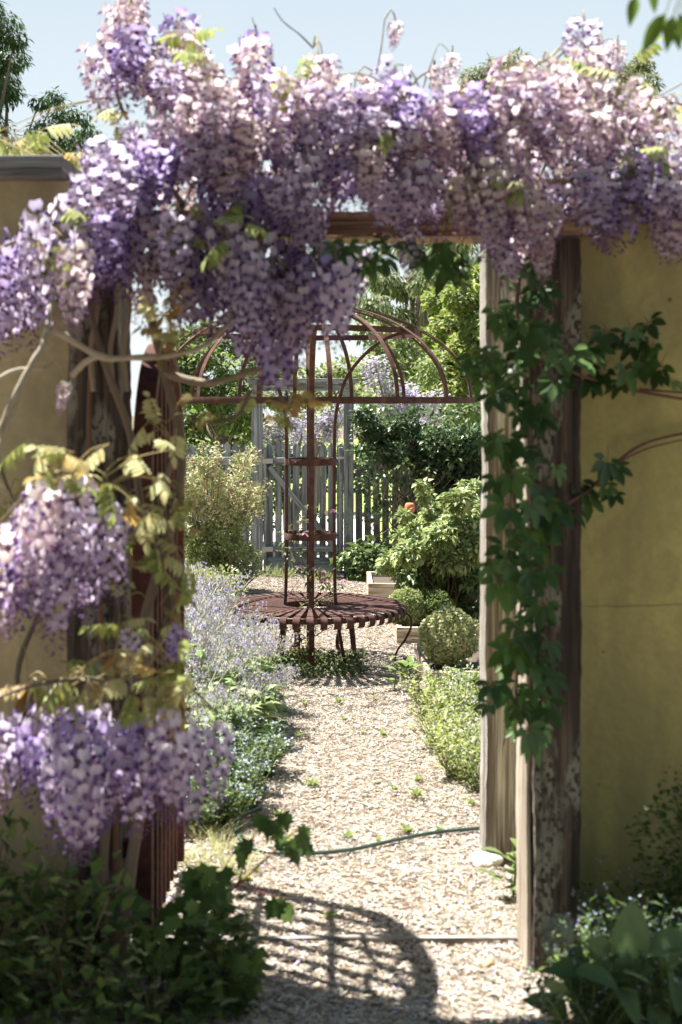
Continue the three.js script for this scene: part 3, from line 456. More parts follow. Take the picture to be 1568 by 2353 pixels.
// ------------------------------------------------------------------ shrubs between the arbour and the fence
R = rng(401);
{ // dark climber on the fence
  const t = thing('climbing_hedge', 'dark glossy climbing hedge sprawling over the picket fence', 'hedge', [0.8, 0, -13.4]), g = new Geo(), s = new Geo(), o = t.position;
  const cs = [[850, 985, 34], [890, 1000, 40], [930, 975, 36], [970, 1010, 44], [1010, 1020, 46], [1050, 1010, 46], [1090, 1020, 50], [860, 1030, 34], [905, 1045, 36], [1000, 1070, 46], [1050, 1080, 50], [1095, 1090, 50], [960, 1055, 34], [1080, 1140, 50], [1040, 1130, 44], [835, 960, 26], [1130, 1000, 50], [1130, 1100, 55], [1000, 1120, 36], [1060, 1200, 44], [1110, 1220, 50]];
  leafClusters(g, cs.map(([x, y, r]) => [at(x, y, 13.25 + rr(-0.15, 0.35)).sub(o), r * 13.3 / K, Math.round(r * r * 0.42)]), { L: 0.05, W: 0.032, cols: [...GREENS.dark, [0.1, 0.16, 0.05], [0.07, 0.12, 0.04]], droop: 0.15, fine: true });
  for (let k = 0; k < 90; k++) leafClusters(g, [[at(rr(820, 1130), rr(925, 1190), 13.15 + rr(-0.3, 0.3)).sub(o), rr(0.05, 0.12), 26]], { L: 0.055, W: 0.035, cols: [[0.06, 0.11, 0.03], [0.12, 0.18, 0.06], [0.04, 0.08, 0.02]], fine: true });
  for (let k = 0; k < 26; k++) { const a = at(rr(820, 1090), rr(1010, 1070), 13.2).sub(o), b = at(rr(820, 1000), rr(1150, 1300), 13.35 + rr(-0.1, 0.1)).sub(o); s.tube([V(rr(-0.5, 0.5), 0, 0), b, b.clone().lerp(a, 0.5).add(V(rr(-0.15, 0.15), rr(-0.1, 0.1), rr(0, 0.2))), a], 0.008, 0.003, [0.2, 0.15, 0.1], 4, 12, 0.3); }
  s.build('stems', MAT.bark, t); g.build('foliage', MAT.glossyLeaf, t);
}
{
  // feathery shrub by the gate post
  const t = thing('feathery_shrub', 'loose yellow green shrub with reddish tips beside the gate post', 'shrub', [-1.15, 0, -12.4]), g = new Geo(), s = new Geo(), o = t.position;
  for (let k = 0; k < 150; k++) {            // upright sprays, each thinning to its tip
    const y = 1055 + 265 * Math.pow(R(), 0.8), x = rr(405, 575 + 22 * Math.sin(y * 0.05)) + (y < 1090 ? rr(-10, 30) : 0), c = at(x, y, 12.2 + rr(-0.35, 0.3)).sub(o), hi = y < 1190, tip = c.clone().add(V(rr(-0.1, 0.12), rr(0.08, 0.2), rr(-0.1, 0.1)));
    s.tube([V(rr(-0.1, 0.1), 0, rr(-0.1, 0.1)), V(c.x * 0.4, c.y * 0.5, c.z * 0.4), c, tip], 0.009, 0.0015, [0.14, 0.09, 0.06], 4, 9);
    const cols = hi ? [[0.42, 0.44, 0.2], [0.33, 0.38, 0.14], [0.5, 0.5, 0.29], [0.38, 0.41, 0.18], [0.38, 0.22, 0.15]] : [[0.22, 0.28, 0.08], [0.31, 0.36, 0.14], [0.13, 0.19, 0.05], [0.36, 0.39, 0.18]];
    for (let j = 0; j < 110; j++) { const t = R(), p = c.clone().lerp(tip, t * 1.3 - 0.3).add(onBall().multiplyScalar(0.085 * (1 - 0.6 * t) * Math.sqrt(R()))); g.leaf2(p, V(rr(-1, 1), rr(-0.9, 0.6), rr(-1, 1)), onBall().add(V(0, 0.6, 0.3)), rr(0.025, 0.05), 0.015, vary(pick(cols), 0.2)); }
  }
  s.build('stems', MAT.bark, t); g.build('foliage', MAT.glossyLeaf, t);
  // strap leaved clump
  const c = thing('strap_leaf_plant', 'clump of broad arching strap leaves at the foot of the feathery shrub', 'plant', [...at(535, 1345, 11.9).setY(0).toArray()]), colr = [0.05, 0.11, 0.03];
  for (let k = 0; k < 34; k++) { const gg = new Geo(), a = rr(0, 6.28); gg.blade(V(rr(-0.06, 0.06), 0, rr(-0.06, 0.06)), V(Math.cos(a) * 0.6, 1, Math.sin(a) * 0.6), V(Math.cos(a), -0.3, Math.sin(a)).negate(), rr(0.32, 0.5), 0.05, vary(k % 3 ? colr : [0.2, 0.26, 0.1], 0.2), rr(0.7, 1.6), 6, (x) => Math.min(1, (1 - x) * 2.2) * 0.9 + 0.05, 0.2); gg.build('leaf', MAT.glossyLeaf, c); }
  for (const [dx, dy, lab] of [[455, 1350, 'golden leaved low bush beside the borage'], [500, 1352, 'second golden leaved low bush beside the strap leaves']]) shrub('golden_bush', lab, 'shrub', onGround(dx, dy + 45).toArray(), { rx: 0.2, ry: 0.17, rz: 0.2, y: 0.13, n: 1500, L: 0.032, W: 0.02, cols: GREENS.lime });
  shrub('leafy_plant', 'dark green leafy plant at the foot of the picket fence', 'plant', [...at(850, 1300, 13.1).setY(0).toArray()], { rx: 0.26, ry: 0.2, rz: 0.2, y: 0.14, n: 700, L: 0.075, W: 0.06, cols: GREENS.mid, droop: 0.3, fine: true, mat: MAT.glossyLeaf });
  shrub('leafy_plant', 'leafy green plant between the fence and the terracotta cap', 'plant', [...at(935, 1300, 12.95).setY(0).toArray()], { rx: 0.24, ry: 0.25, rz: 0.2, y: 0.18, n: 700, L: 0.075, W: 0.055, cols: GREENS.mid, droop: 0.3, fine: true });
  for (const [dx, dy, lab] of [[615, 1335, 'wispy grass tuft at the foot of the gate post'], [655, 1337, 'wispy grass tuft in front of the gate kick board'], [740, 1340, 'small grass tuft by the gate latch side']]) { const w = thing('grass_tuft', lab, 'grass tuft', onGround(dx, dy - 8).toArray()), gg = new Geo(); for (let k = 0; k < 60; k++) { const a = rr(0, 6.28); gg.blade(V(rr(-0.1, 0.1), 0, rr(-0.03, 0.03)), V(Math.cos(a) * 0.7, 1, Math.sin(a) * 0.7), V(Math.cos(a), 0, Math.sin(a)).negate(), rr(0.08, 0.2), 0.008, vary([0.25, 0.28, 0.1], 0.2), 0.8, 3, (x) => 1 - x); } gg.build('blades', MAT.leaf, w); }
}
{ // rose bush
  const t = thing('rose_bush', 'tall leafy rose bush with pale new shoots in the raised bed', 'rose bush', [0.82, 0.08, -10.35]), g = new Geo(), s = new Geo(), o = t.position;
  const cs = [[905, 1290, 32], [940, 1270, 36], [980, 1250, 40], [1020, 1230, 42], [1060, 1200, 44], [1090, 1250, 50], [1040, 1280, 50], [990, 1310, 46], [950, 1330, 40], [1010, 1350, 50], [1070, 1330, 54], [1000, 1185, 34], [960, 1215, 28], [1050, 1150, 34], [1085, 1130, 36], [980, 1140, 18], [970, 1115, 14], [930, 1185, 14], [925, 1230, 22], [1120, 1180, 50], [1110, 1330, 50], [1040, 1390, 44], [985, 1385, 30], [1080, 1400, 44], [885, 1300, 20]];
  for (const [x, y, r] of cs) { const c = at(x, y, 10.3 + rr(-0.3, 0.3)).sub(o), pale = y < 1300; leafClusters(g, [[c, r * 10.3 / K, Math.round(r * r * 0.24) + 12]], { L: 0.055, W: 0.034, fine: true, droop: 0.25, cols: pale ? [[0.28, 0.34, 0.11], [0.19, 0.26, 0.07], [0.12, 0.18, 0.05], [0.36, 0.39, 0.16]] : [[0.09, 0.15, 0.045], [0.14, 0.21, 0.06], [0.22, 0.28, 0.1], [0.06, 0.11, 0.03]] }); s.tube([V(rr(-0.15, 0.15), 0, rr(-0.1, 0.1)), V(c.x * 0.5, c.y * 0.5, c.z * 0.5), c], 0.01, 0.003, [0.1, 0.09, 0.04], 5, 8, 0.2); }
  s.build('canes', MAT.bark, t); g.build('foliage', MAT.glossyLeaf, t);
}
{
  const box = (label, pos, r, cols, n) => { const t = thing('box_ball', label, 'box shrub', pos), o = { rx: r, ry: r * 0.92, rz: r, y: r * 0.9, n, L: 0.024, W: 0.015, cols, shell: 0.1, rough: 0.16, out: true }; shrubStems({ ...o, rx: r * 0.6, rz: r * 0.6, ry: r * 0.5 }, 14).build('stems', MAT.bark, t); shrubGeo(o).build('foliage', MAT.leaf, t); };
  box('clipped golden box ball beside the grey post', [...at(1033, 1487, 8.35).setY(0.1).toArray()], 0.175, [[0.5, 0.5, 0.27], [0.4, 0.43, 0.18], [0.58, 0.57, 0.36], [0.26, 0.31, 0.1]], 7000);
  box('low pale box mound at the edge of the timber bed', [...at(935, 1420, 9.85).setY(0.08).toArray()], 0.14, [[0.28, 0.33, 0.11], [0.2, 0.25, 0.07], [0.36, 0.4, 0.18]], 5000);
  box('second low pale box mound under the rose bush', [...at(1000, 1425, 9.9).setY(0.08).toArray()], 0.13, [[0.14, 0.2, 0.05], [0.2, 0.25, 0.07], [0.09, 0.14, 0.03]], 4000);
  // broad leaved plants by the bed
  const broad = (label, pos, n, L, col, y0 = 0) => { const t = thing('broad_leaf_plant', label, 'plant', pos); for (let k = 0; k < n; k++) { const g = new Geo(), a = rr(0, 6.28), h = rr(0.02, 0.16); g.blade(V(rr(-0.04, 0.04), h, rr(-0.04, 0.04)), V(Math.cos(a), rr(0.4, 1.1), Math.sin(a)), V(-Math.cos(a) * 0.5, 1, -Math.sin(a) * 0.5), L * rr(0.7, 1.2), L * 0.5, vary(col, 0.18), rr(0.6, 1.3), 5); g.build('leaf', MAT.leaf, t); } const st = new Geo(); st.tube([V(0, -0.01, 0), V(0.01, 0.09, 0), V(0, 0.18, 0.01)], 0.006, 0.003, [0.15, 0.2, 0.06], 5); st.build('stem', MAT.bark, t); return t; };
  broad('fresh green broad leaved plant below the golden box ball', onGround(1075, 1640).toArray(), 30, 0.15, [0.17, 0.24, 0.05]);
  broad('small leafy weed growing in the mulch before the golden box ball', onGround(938, 1590).toArray(), 24, 0.09, [0.18, 0.25, 0.06]);
  broad('small upright weed between the two old posts', onGround(1178, 2062).toArray(), 16, 0.10, [0.16, 0.23, 0.06]);
  broad('low weed with pale leaves beside the arbour leg', onGround(905, 1585).toArray(), 14, 0.06, [0.2, 0.26, 0.08]);
}
{ // creeping plants under the arbour and the clematis on it
  const A = V(-0.19, 0, -8.84);
  for (let k = 0; k < 7; k++) { const a = k / 7 * 6.28, r = k ? 0.24 : 0; shrub('ground_cover', 'low leafy ground cover growing under the round iron seat', 'ground cover', [A.x + 0.03 + Math.cos(a) * r * 1.2, 0, A.z + 0.12 + Math.sin(a) * r], { rx: 0.14, ry: 0.05, rz: 0.12, y: 0.02, n: 200, L: 0.034, W: 0.026, cols: [...GREENS.mid, ...GREENS.olive], fine: true, stem: 0.003 }, 'ground cover clumps under the seat'); }
  const t = thing('clematis', 'clematis with drooping pink flowers twining up the rusted column', 'clematis', [A.x, 0, A.z]), g = new Geo(), s = new Geo();
  const stem = []; for (let k = 0; k <= 20; k++) { const y = k / 20 * 1.0, a = k * 0.55 + 1; stem.push(V(Math.cos(a) * (0.13 - 0.02 * (k % 3)), y, Math.sin(a) * 0.12 + 0.04)); } s.tube(stem, 0.005, 0.002, [0.16, 0.1, 0.07], 5, 60);
  for (let j = 0; j < 3; j++) { const q = stem.map((p, k) => V(p.x * rr(0.4, 1.1) + 0.05 * Math.sin(k + j * 2), p.y * rr(0.85, 0.95) * (0.6 + j * 0.1), p.z * rr(0.4, 1.1))); s.tube(q, 0.004, 0.0015, [0.16, 0.1, 0.07], 5, 60); }
  s.build('stem', MAT.bark, t);
  for (let k = 0; k < 330; k++) { const p = stem[Math.floor(Math.pow(R(), 1.3) * 20)].clone().add(V(rr(-0.09, 0.11), rr(-0.05, 0.05), rr(-0.08, 0.08))); g.leaf(p, V(rr(-1, 1), rr(-0.8, 0.3), rr(-1, 1)), V(0, 1, 0), rr(0.03, 0.055), 0.024, vary(pick([[0.12, 0.14, 0.04], [0.2, 0.17, 0.07], [0.08, 0.11, 0.03], [0.22, 0.25, 0.09]]), 0.2)); }
  g.build('foliage', MAT.leaf, t);
  for (const [dx, dy] of [[690, 1297], [722, 1302], [752, 1325], [790, 1330], [745, 1310], [700, 1222], [742, 1328], [765, 1170]]) { const f = new Geo(), p = at(dx, dy, 8.68).sub(t.position); for (let k = 0; k < 6; k++) { const a = k / 6 * 6.28 + rr(-0.2, 0.2); f.blade(p.clone(), V(Math.cos(a), -0.9, Math.sin(a)), V(Math.cos(a), 0.6, Math.sin(a)), rr(0.035, 0.05), 0.02, vary([0.62, 0.34, 0.44], 0.12), -0.3, 3); } f.build('flower', MAT.petal, t); }
}

// ------------------------------------------------------------------ borage and forget-me-nots along the path
R = rng(501);
function borageParts(h, heads = 7) {
  const s = new Geo(), l = new Geo(), f = new Geo(), nS = 7;
  for (let k = 0; k < nS; k++) {
    const a = k / nS * 6.28 + rr(-0.3, 0.3), lean = rr(0.08, 0.3), top = V(Math.cos(a) * lean, h * rr(0.75, 1.05), Math.sin(a) * lean);
    const pts = [V(Math.cos(a) * 0.02, 0, Math.sin(a) * 0.02), V(top.x * 0.35, top.y * 0.5, top.z * 0.35), top]; s.tube(pts, 0.008, 0.003, [0.27, 0.31, 0.19], 6, 8); const c = new THREE.CatmullRomCurve3(pts);
    for (let j = 0; j < 14; j++) { const t = 0.06 + 0.76 * j / 14, p = c.getPoint(t), b = rr(0, 6.28), L = lerp(0.21, 0.09, t) * rr(0.8, 1.2); l.blade(p, V(Math.cos(b), rr(0.1, 0.7), Math.sin(b)), V(-Math.cos(b) * 0.3, 1, -Math.sin(b) * 0.3), L, L * 0.42, vary(pick([[0.28, 0.36, 0.15], [0.21, 0.31, 0.10], [0.36, 0.42, 0.22]]), 0.15), rr(0.5, 1.5), 4); }
    for (let j = 0; j < heads; j++) {            // nodding branched flower heads
      const t = rr(0.68, 1), p = c.getPoint(t), b = rr(0, 6.28), q = p.clone().add(V(Math.cos(b) * rr(0.04, 0.12), rr(0.02, 0.09), Math.sin(b) * rr(0.04, 0.12))); s.tube([p, p.clone().lerp(q, 0.6).add(V(0, 0.02, 0)), q], 0.003, 0.0015, [0.33, 0.3, 0.27], 4, 4);
      for (let m = 0; m < 17; m++) { const e = q.clone().add(V(rr(-0.045, 0.045), rr(-0.05, 0.02), rr(-0.045, 0.045))); const flower = R() < 0.14; const n = onBall(); for (let w = 0; w < (flower ? 4 : 2); w++) f.leaf2(e, flower ? V(n.x + rr(-0.8, 0.8), n.y + rr(-0.8, 0.8), n.z + rr(-0.8, 0.8)) : V(rr(-0.5, 0.5), -1, rr(-0.5, 0.5)), n, flower ? 0.017 : rr(0.014, 0.024), flower ? 0.012 : 0.0085, vary(flower ? [0.40, 0.38, 0.62] : pick([[0.52, 0.47, 0.50], [0.60, 0.57, 0.57], [0.42, 0.37, 0.36], [0.34, 0.37, 0.24]]), 0.15)); }
    }
  }
  return [s.geo(), l.geo(), f.geo()];
}
{
  const protos = [[0.52, 7], [0.60, 7], [0.64, 6], [0.5, 1], [0.54, 2]].map(([h, k]) => { const [s, l, f] = borageParts(h, k); return { s, l, f }; });
  const spots = [[-0.55, 6.35, 0.8], [-0.72, 6.6, 0.9], [-0.42, 6.75, 0.82], [-0.62, 6.95, 0.85], [-0.86, 7.0, 1], [-0.48, 7.2, 0.84], [-0.7, 7.4, 0.88], [-0.95, 7.5, 1], [-0.55, 7.7, 0.85], [-0.78, 7.85, 0.9], [-1.0, 8.0, 1], [-0.64, 8.1, 0.75], [-0.85, 8.35, 0.9], [-0.98, 8.75, 1], [-0.82, 8.9, 0.85], [-1.05, 9.2, 1], [-0.92, 9.6, 0.9], [-0.36, 7.05, 0.68], [-0.4, 7.5, 0.66], [-1.1, 8.5, 1], [-0.6, 6.1, 0.8], [-0.46, 6.35, 0.75], [-0.75, 9.3, 0.7]];
  for (const [x, z, hs] of spots) {
    const leafy = z < 6.9, p = protos[leafy ? 3 + Math.floor(R() * 2) : Math.floor(R() * 3)], t = thing('borage_plant', leafy ? 'leafy green borage plant with few flowers in front of the flowering ones' : 'hairy borage plant with nodding grey lilac flower heads beside the path', 'borage', [x, 0, -z], leafy ? 'leafy borage plants at the path edge' : 'borage plants massed beside the path');
    part('stems', p.s, MAT.bark, t); part('leaves', p.l, MAT.leaf, t); part('blossom', p.f, MAT.petal, t); t.rotation.y = rr(0, 6.28); t.scale.setScalar(hs * rr(0.9, 0.98));
  }
}
function forgetParts(h, spread, nS, leafCol, fl, per = 3) {
  const s = new Geo(), l = new Geo(), f = new Geo();
  for (let k = 0; k < nS; k++) {
    const a = rr(0, 6.28), r = Math.sqrt(R()) * spread, top = V(Math.cos(a) * r, h * rr(0.6, 1.1) * (1 - 0.35 * r / spread), Math.sin(a) * r); s.tube([V(top.x * 0.3, 0, top.z * 0.3), V(top.x * 0.6, top.y * 0.55, top.z * 0.6), top], 0.002, 0.0012, [0.15, 0.2, 0.07], 3, 3);
    for (let j = 0; j < 9; j++) { const t = R(), p = V(lerp(top.x * 0.3, top.x, t), top.y * t, lerp(top.z * 0.3, top.z, t)), b = rr(0, 6.28); l.leaf(p, V(Math.cos(b), rr(0, 1), Math.sin(b)), V(0, 1, 0), rr(0.025, 0.05), 0.013, vary(pick(leafCol), 0.2)); }
    for (let j = 0; j < per; j++) { const p = top.clone().add(V(rr(-0.022, 0.022), rr(-0.03, 0.012), rr(-0.022, 0.022))), n = V(rr(-0.6, 0.6), rr(0.2, 1), rr(-0.1, 1)).normalize(), u = V(0, 0, 0).crossVectors(n, V(0.3, 1, 0.2)).normalize(), w = V(0, 0, 0).crossVectors(n, u), col = vary(fl, 0.14), c = f.v(p.clone().addScaledVector(n, -0.001), [0.7, 0.62, 0.25]), ring = []; for (let q = 0; q < 10; q++) { const rad = q % 2 ? 0.0035 : 0.0062, aa = q / 10 * 6.28; ring.push(f.v(p.clone().addScaledVector(u, Math.cos(aa) * rad).addScaledVector(w, Math.sin(aa) * rad), col)); } for (let q = 0; q < 10; q++) f.f(c, ring[q], ring[(q + 1) % 10]); }
  }
  return { s: s.geo(), l: l.geo(), f: f.geo() };
}
{
  const put = (p, x, z, label, group, sc = 1) => { const t = thing('forget_me_not', label, 'forget-me-not', [x, 0, -z], group); part('stems', p.s, MAT.bark, t); part('leaves', p.l, MAT.leaf, t); part('blossom', p.f, MAT.petal, t); t.rotation.y = rr(0, 6.28); t.scale.setScalar(sc * rr(0.9, 1.1)); };
  const blue = [forgetParts(0.3, 0.14, 60, GREENS.mid, [0.34, 0.45, 0.78]), forgetParts(0.25, 0.15, 60, GREENS.mid, [0.36, 0.47, 0.78])];
  for (const [x, z] of [[-0.55, 5.45], [-0.44, 5.55], [-0.62, 5.65], [-0.5, 5.75], [-0.38, 5.72], [-0.56, 5.95], [-0.42, 6.0], [-0.66, 6.05], [-0.35, 6.25], [-0.5, 6.3], [-0.72, 5.8]]) put(blue[Math.floor(R() * 2)], x, z, 'blue forget-me-not clump spilling onto the path below the borage', 'forget-me-nots below the borage');
  const pale = [forgetParts(0.34, 0.16, 40, [...GREENS.lime, ...GREENS.sage], [0.5, 0.54, 0.7], 2), forgetParts(0.28, 0.17, 40, GREENS.lime, [0.52, 0.56, 0.7], 2)];
  for (const [x, z] of [[0.6, 6.0], [0.52, 6.2], [0.66, 6.3], [0.56, 6.5], [0.47, 6.7], [0.62, 6.75], [0.5, 7.0], [0.64, 7.05], [0.55, 7.3], [0.7, 7.4], [0.48, 7.45], [0.6, 7.6], [0.68, 5.85]]) put(pale[Math.floor(R() * 2)], x, z, 'pale washed-out forget-me-not clump behind the split grey post', 'pale forget-me-nots behind the grey post');
  const dk = [forgetParts(0.34, 0.16, 36, GREENS.mid, [0.25, 0.36, 0.72], 1.5), forgetParts(0.26, 0.17, 36, GREENS.mid, [0.25, 0.36, 0.72], 1.5)];
  for (const [x, z] of [[0.66, 3.9], [0.78, 3.85], [0.9, 3.95], [0.72, 3.7], [0.85, 3.65], [0.97, 3.75], [0.62, 3.62], [1.02, 3.95], [0.8, 4.06]]) put(dk[Math.floor(R() * 2)], x, z, 'forget-me-not clump with bright blue flowers at the foot of the ochre wall', 'forget-me-nots at the ochre wall');
  // small weeds dotted on the mulch
  const weed = (() => { const g = new Geo(); for (let k = 0; k < 16; k++) { const a = rr(0, 6.28); g.leaf(V(0, 0.004, 0), V(Math.cos(a), rr(0.2, 1.4), Math.sin(a)), V(0, 1, 0), rr(0.02, 0.05), 0.014, vary([0.24, 0.3, 0.09], 0.2)); } return g.geo(); })();
  for (const [dx, dy] of [[960, 1838], [905, 1822], [870, 1940], [935, 1920], [1010, 1915], [880, 1695], [790, 1660], [690, 1700], [985, 1700], [720, 1815], [660, 1945], [1000, 1670], [835, 1690], [640, 1880], [610, 1895], [1085, 1855], [960, 1800], [1040, 1790], [800, 1935], [560, 2035], [520, 2010], [590, 2010], [760, 2120], [860, 1610], [780, 1620], [700, 1625]]) { const m = part('path_weed', weed, MAT.leaf, scene), o = onGround(dx, dy); m.position.set(o.x, 0.008, o.z); m.rotation.y = rr(0, 6.28); m.scale.setScalar(rr(0.6, 1.3)); tag(m, 'tiny pale green weed sprouting from the mulch path', 'weed', 'weeds on the mulch path'); }
  // dry grass by the maroon gate
  for (const [x, z] of [[-0.5, 5.35], [-0.42, 5.2], [-0.54, 5.05], [-0.36, 5.0], [-0.46, 4.9]]) { const w = thing('dry_grass_tuft', 'straw coloured grass tuft beside the maroon iron gate', 'grass tuft', [x, 0, -z], 'dry grass by the maroon gate'), gg = new Geo(); for (let k = 0; k < 70; k++) { const a = rr(0, 6.28); gg.blade(V(rr(-0.07, 0.07), 0, rr(-0.07, 0.07)), V(Math.cos(a) * 0.8, 1, Math.sin(a) * 0.8), V(Math.cos(a), 0, Math.sin(a)).negate(), rr(0.05, 0.15), 0.005, vary([0.38, 0.38, 0.17], 0.2), 0.9, 3, (x) => 1 - x); } gg.build('blades', MAT.leaf, w); }
}

// ------------------------------------------------------------------ wisteria over the gateway
R = rng(601);
function racemeGeo(L, Rad, N, pal) {
  const g = new Geo();
  const floret = (p, n, up, s, bud, t) => {
    const u = V(0, 0, 0).crossVectors(up, n).normalize(), w = V(0, 0, 0).crossVectors(n, u).normalize();
    const q = (a, b, c) => p.clone().addScaledVector(u, a * s).addScaledVector(w, b * s).addScaledVector(n, c * s);
    const keel = vary(pal.keel, 0.22), ban = vary(mixc(mixc(pal.banner, pal.banner2, R()), [0.36, 0.21, 0.56], 0.75 * Math.pow(t, 1.6)), 0.12);
    if (!bud) {
      const rim = [[0, -0.42], [0.36, -0.3], [0.56, 0.1], [0.42, 0.48], [0.0, 0.42], [-0.42, 0.48], [-0.56, 0.1], [-0.36, -0.3]].map(([a, b]) => g.v(q(a, b + 0.15, 0.12 * Math.abs(a) - 0.05 + rr(-0.08, 0.08)), vary(ban, 0.06)));
      const c = g.v(q(0, 0.1, -0.14), mixc(ban, pal.eye, 0.6)); for (let k = 0; k < 8; k++) g.f(c, rim[k], rim[(k + 1) % 8]);
    }
    const k0 = bud ? -0.1 : -0.28, len = bud ? 1.0 : 0.62, b0 = g.v(q(0, k0 + 0.12, -0.05), keel), b1 = g.v(q(0.24, k0 - 0.05, 0.25), keel), b2 = g.v(q(-0.24, k0 - 0.05, 0.25), keel), b3 = g.v(q(0, k0 + 0.2, 0.34), mixc(keel, ban, 0.25)), tip = g.v(q(0, k0 - 0.32, len * 0.75), mixc(keel, [0.15, 0.05, 0.28], 0.4));
    g.f(b0, b1, b3); g.f(b0, b3, b2); g.f(b1, tip, b3); g.f(b3, tip, b2); g.f(b0, b2, b1); g.f(b1, b2, tip);
  };
  const bend = rr(-0.08, 0.08), bend2 = rr(-0.08, 0.08), axis = (t) => V(bend * L * t * t, -L * t, bend2 * L * t * t);
  g.tube([axis(0), axis(0.33), axis(0.66), axis(1)], 0.0022, 0.0008, [0.3, 0.26, 0.14], 4, 8);
  for (let k = 0; k < N; k++) {
    const t = Math.pow((k + R() * 0.8) / N, 0.85), a = k * 2.39996 + rr(-0.4, 0.4), prof = Math.pow(1 - t, 0.55) * (0.55 + 0.45 * Math.min(1, t * 6)), rad = Rad * prof * rr(0.75, 1.15) + 0.004, s = lerp(0.032, 0.013, Math.pow(t, 1.8)) * rr(0.85, 1.15);
    const d = V(Math.cos(a), 0, Math.sin(a)), c = axis(t), p = c.clone().addScaledVector(d, rad).add(V(0, rr(-0.006, 0.006), 0)), bud = t > pal.bud;
    const n = d.clone().add(V(rr(-0.45, 0.45), rr(-0.45, 0.25), rr(-0.45, 0.45))).normalize(); floret(p, n, V(rr(-0.3, 0.3), 1, rr(-0.3, 0.3)), s, bud, t);
    const r0 = g.v(c, pal.calyx), r1 = g.v(p.clone().add(V(0.0016, 0.001, 0)), pal.calyx), r2 = g.v(p.clone().add(V(-0.0016, -0.001, 0)), pal.calyx); g.f(r0, r1, r2);
  }
  return g.geo();
}
const PAL = {
  lilac: { banner: [0.78, 0.70, 0.85], banner2: [0.62, 0.51, 0.77], eye: [0.84, 0.82, 0.78], keel: [0.15, 0.055, 0.29], calyx: [0.3, 0.16, 0.2], bud: 0.78 },
  pink: { banner: [0.86, 0.70, 0.80], banner2: [0.86, 0.77, 0.74], eye: [0.86, 0.82, 0.70], keel: [0.34, 0.15, 0.42], calyx: [0.55, 0.38, 0.30], bud: 0.86 },
  deep: { banner: [0.56, 0.46, 0.76], banner2: [0.38, 0.26, 0.62], eye: [0.74, 0.7, 0.78], keel: [0.12, 0.04, 0.28], calyx: [0.24, 0.12, 0.18], bud: 0.72 },
};
const RACEMES = { lilac: [], pink: [], deep: [] };
for (const k of Object.keys(PAL)) for (let j = 0; j < 4; j++) RACEMES[k].push(racemeGeo(rr(0.19, 0.27), rr(0.048, 0.06), 70, PAL[k]));
const inPoly = (poly, x, y) => { let c = false; for (let i = 0, j = poly.length - 1; i < poly.length; j = i++) { const [xi, yi] = poly[i], [xj, yj] = poly[j]; if ((yi > y) !== (yj > y) && x < (xj - xi) * (y - yi) / (yj - yi) + xi) c = !c; } return c; };

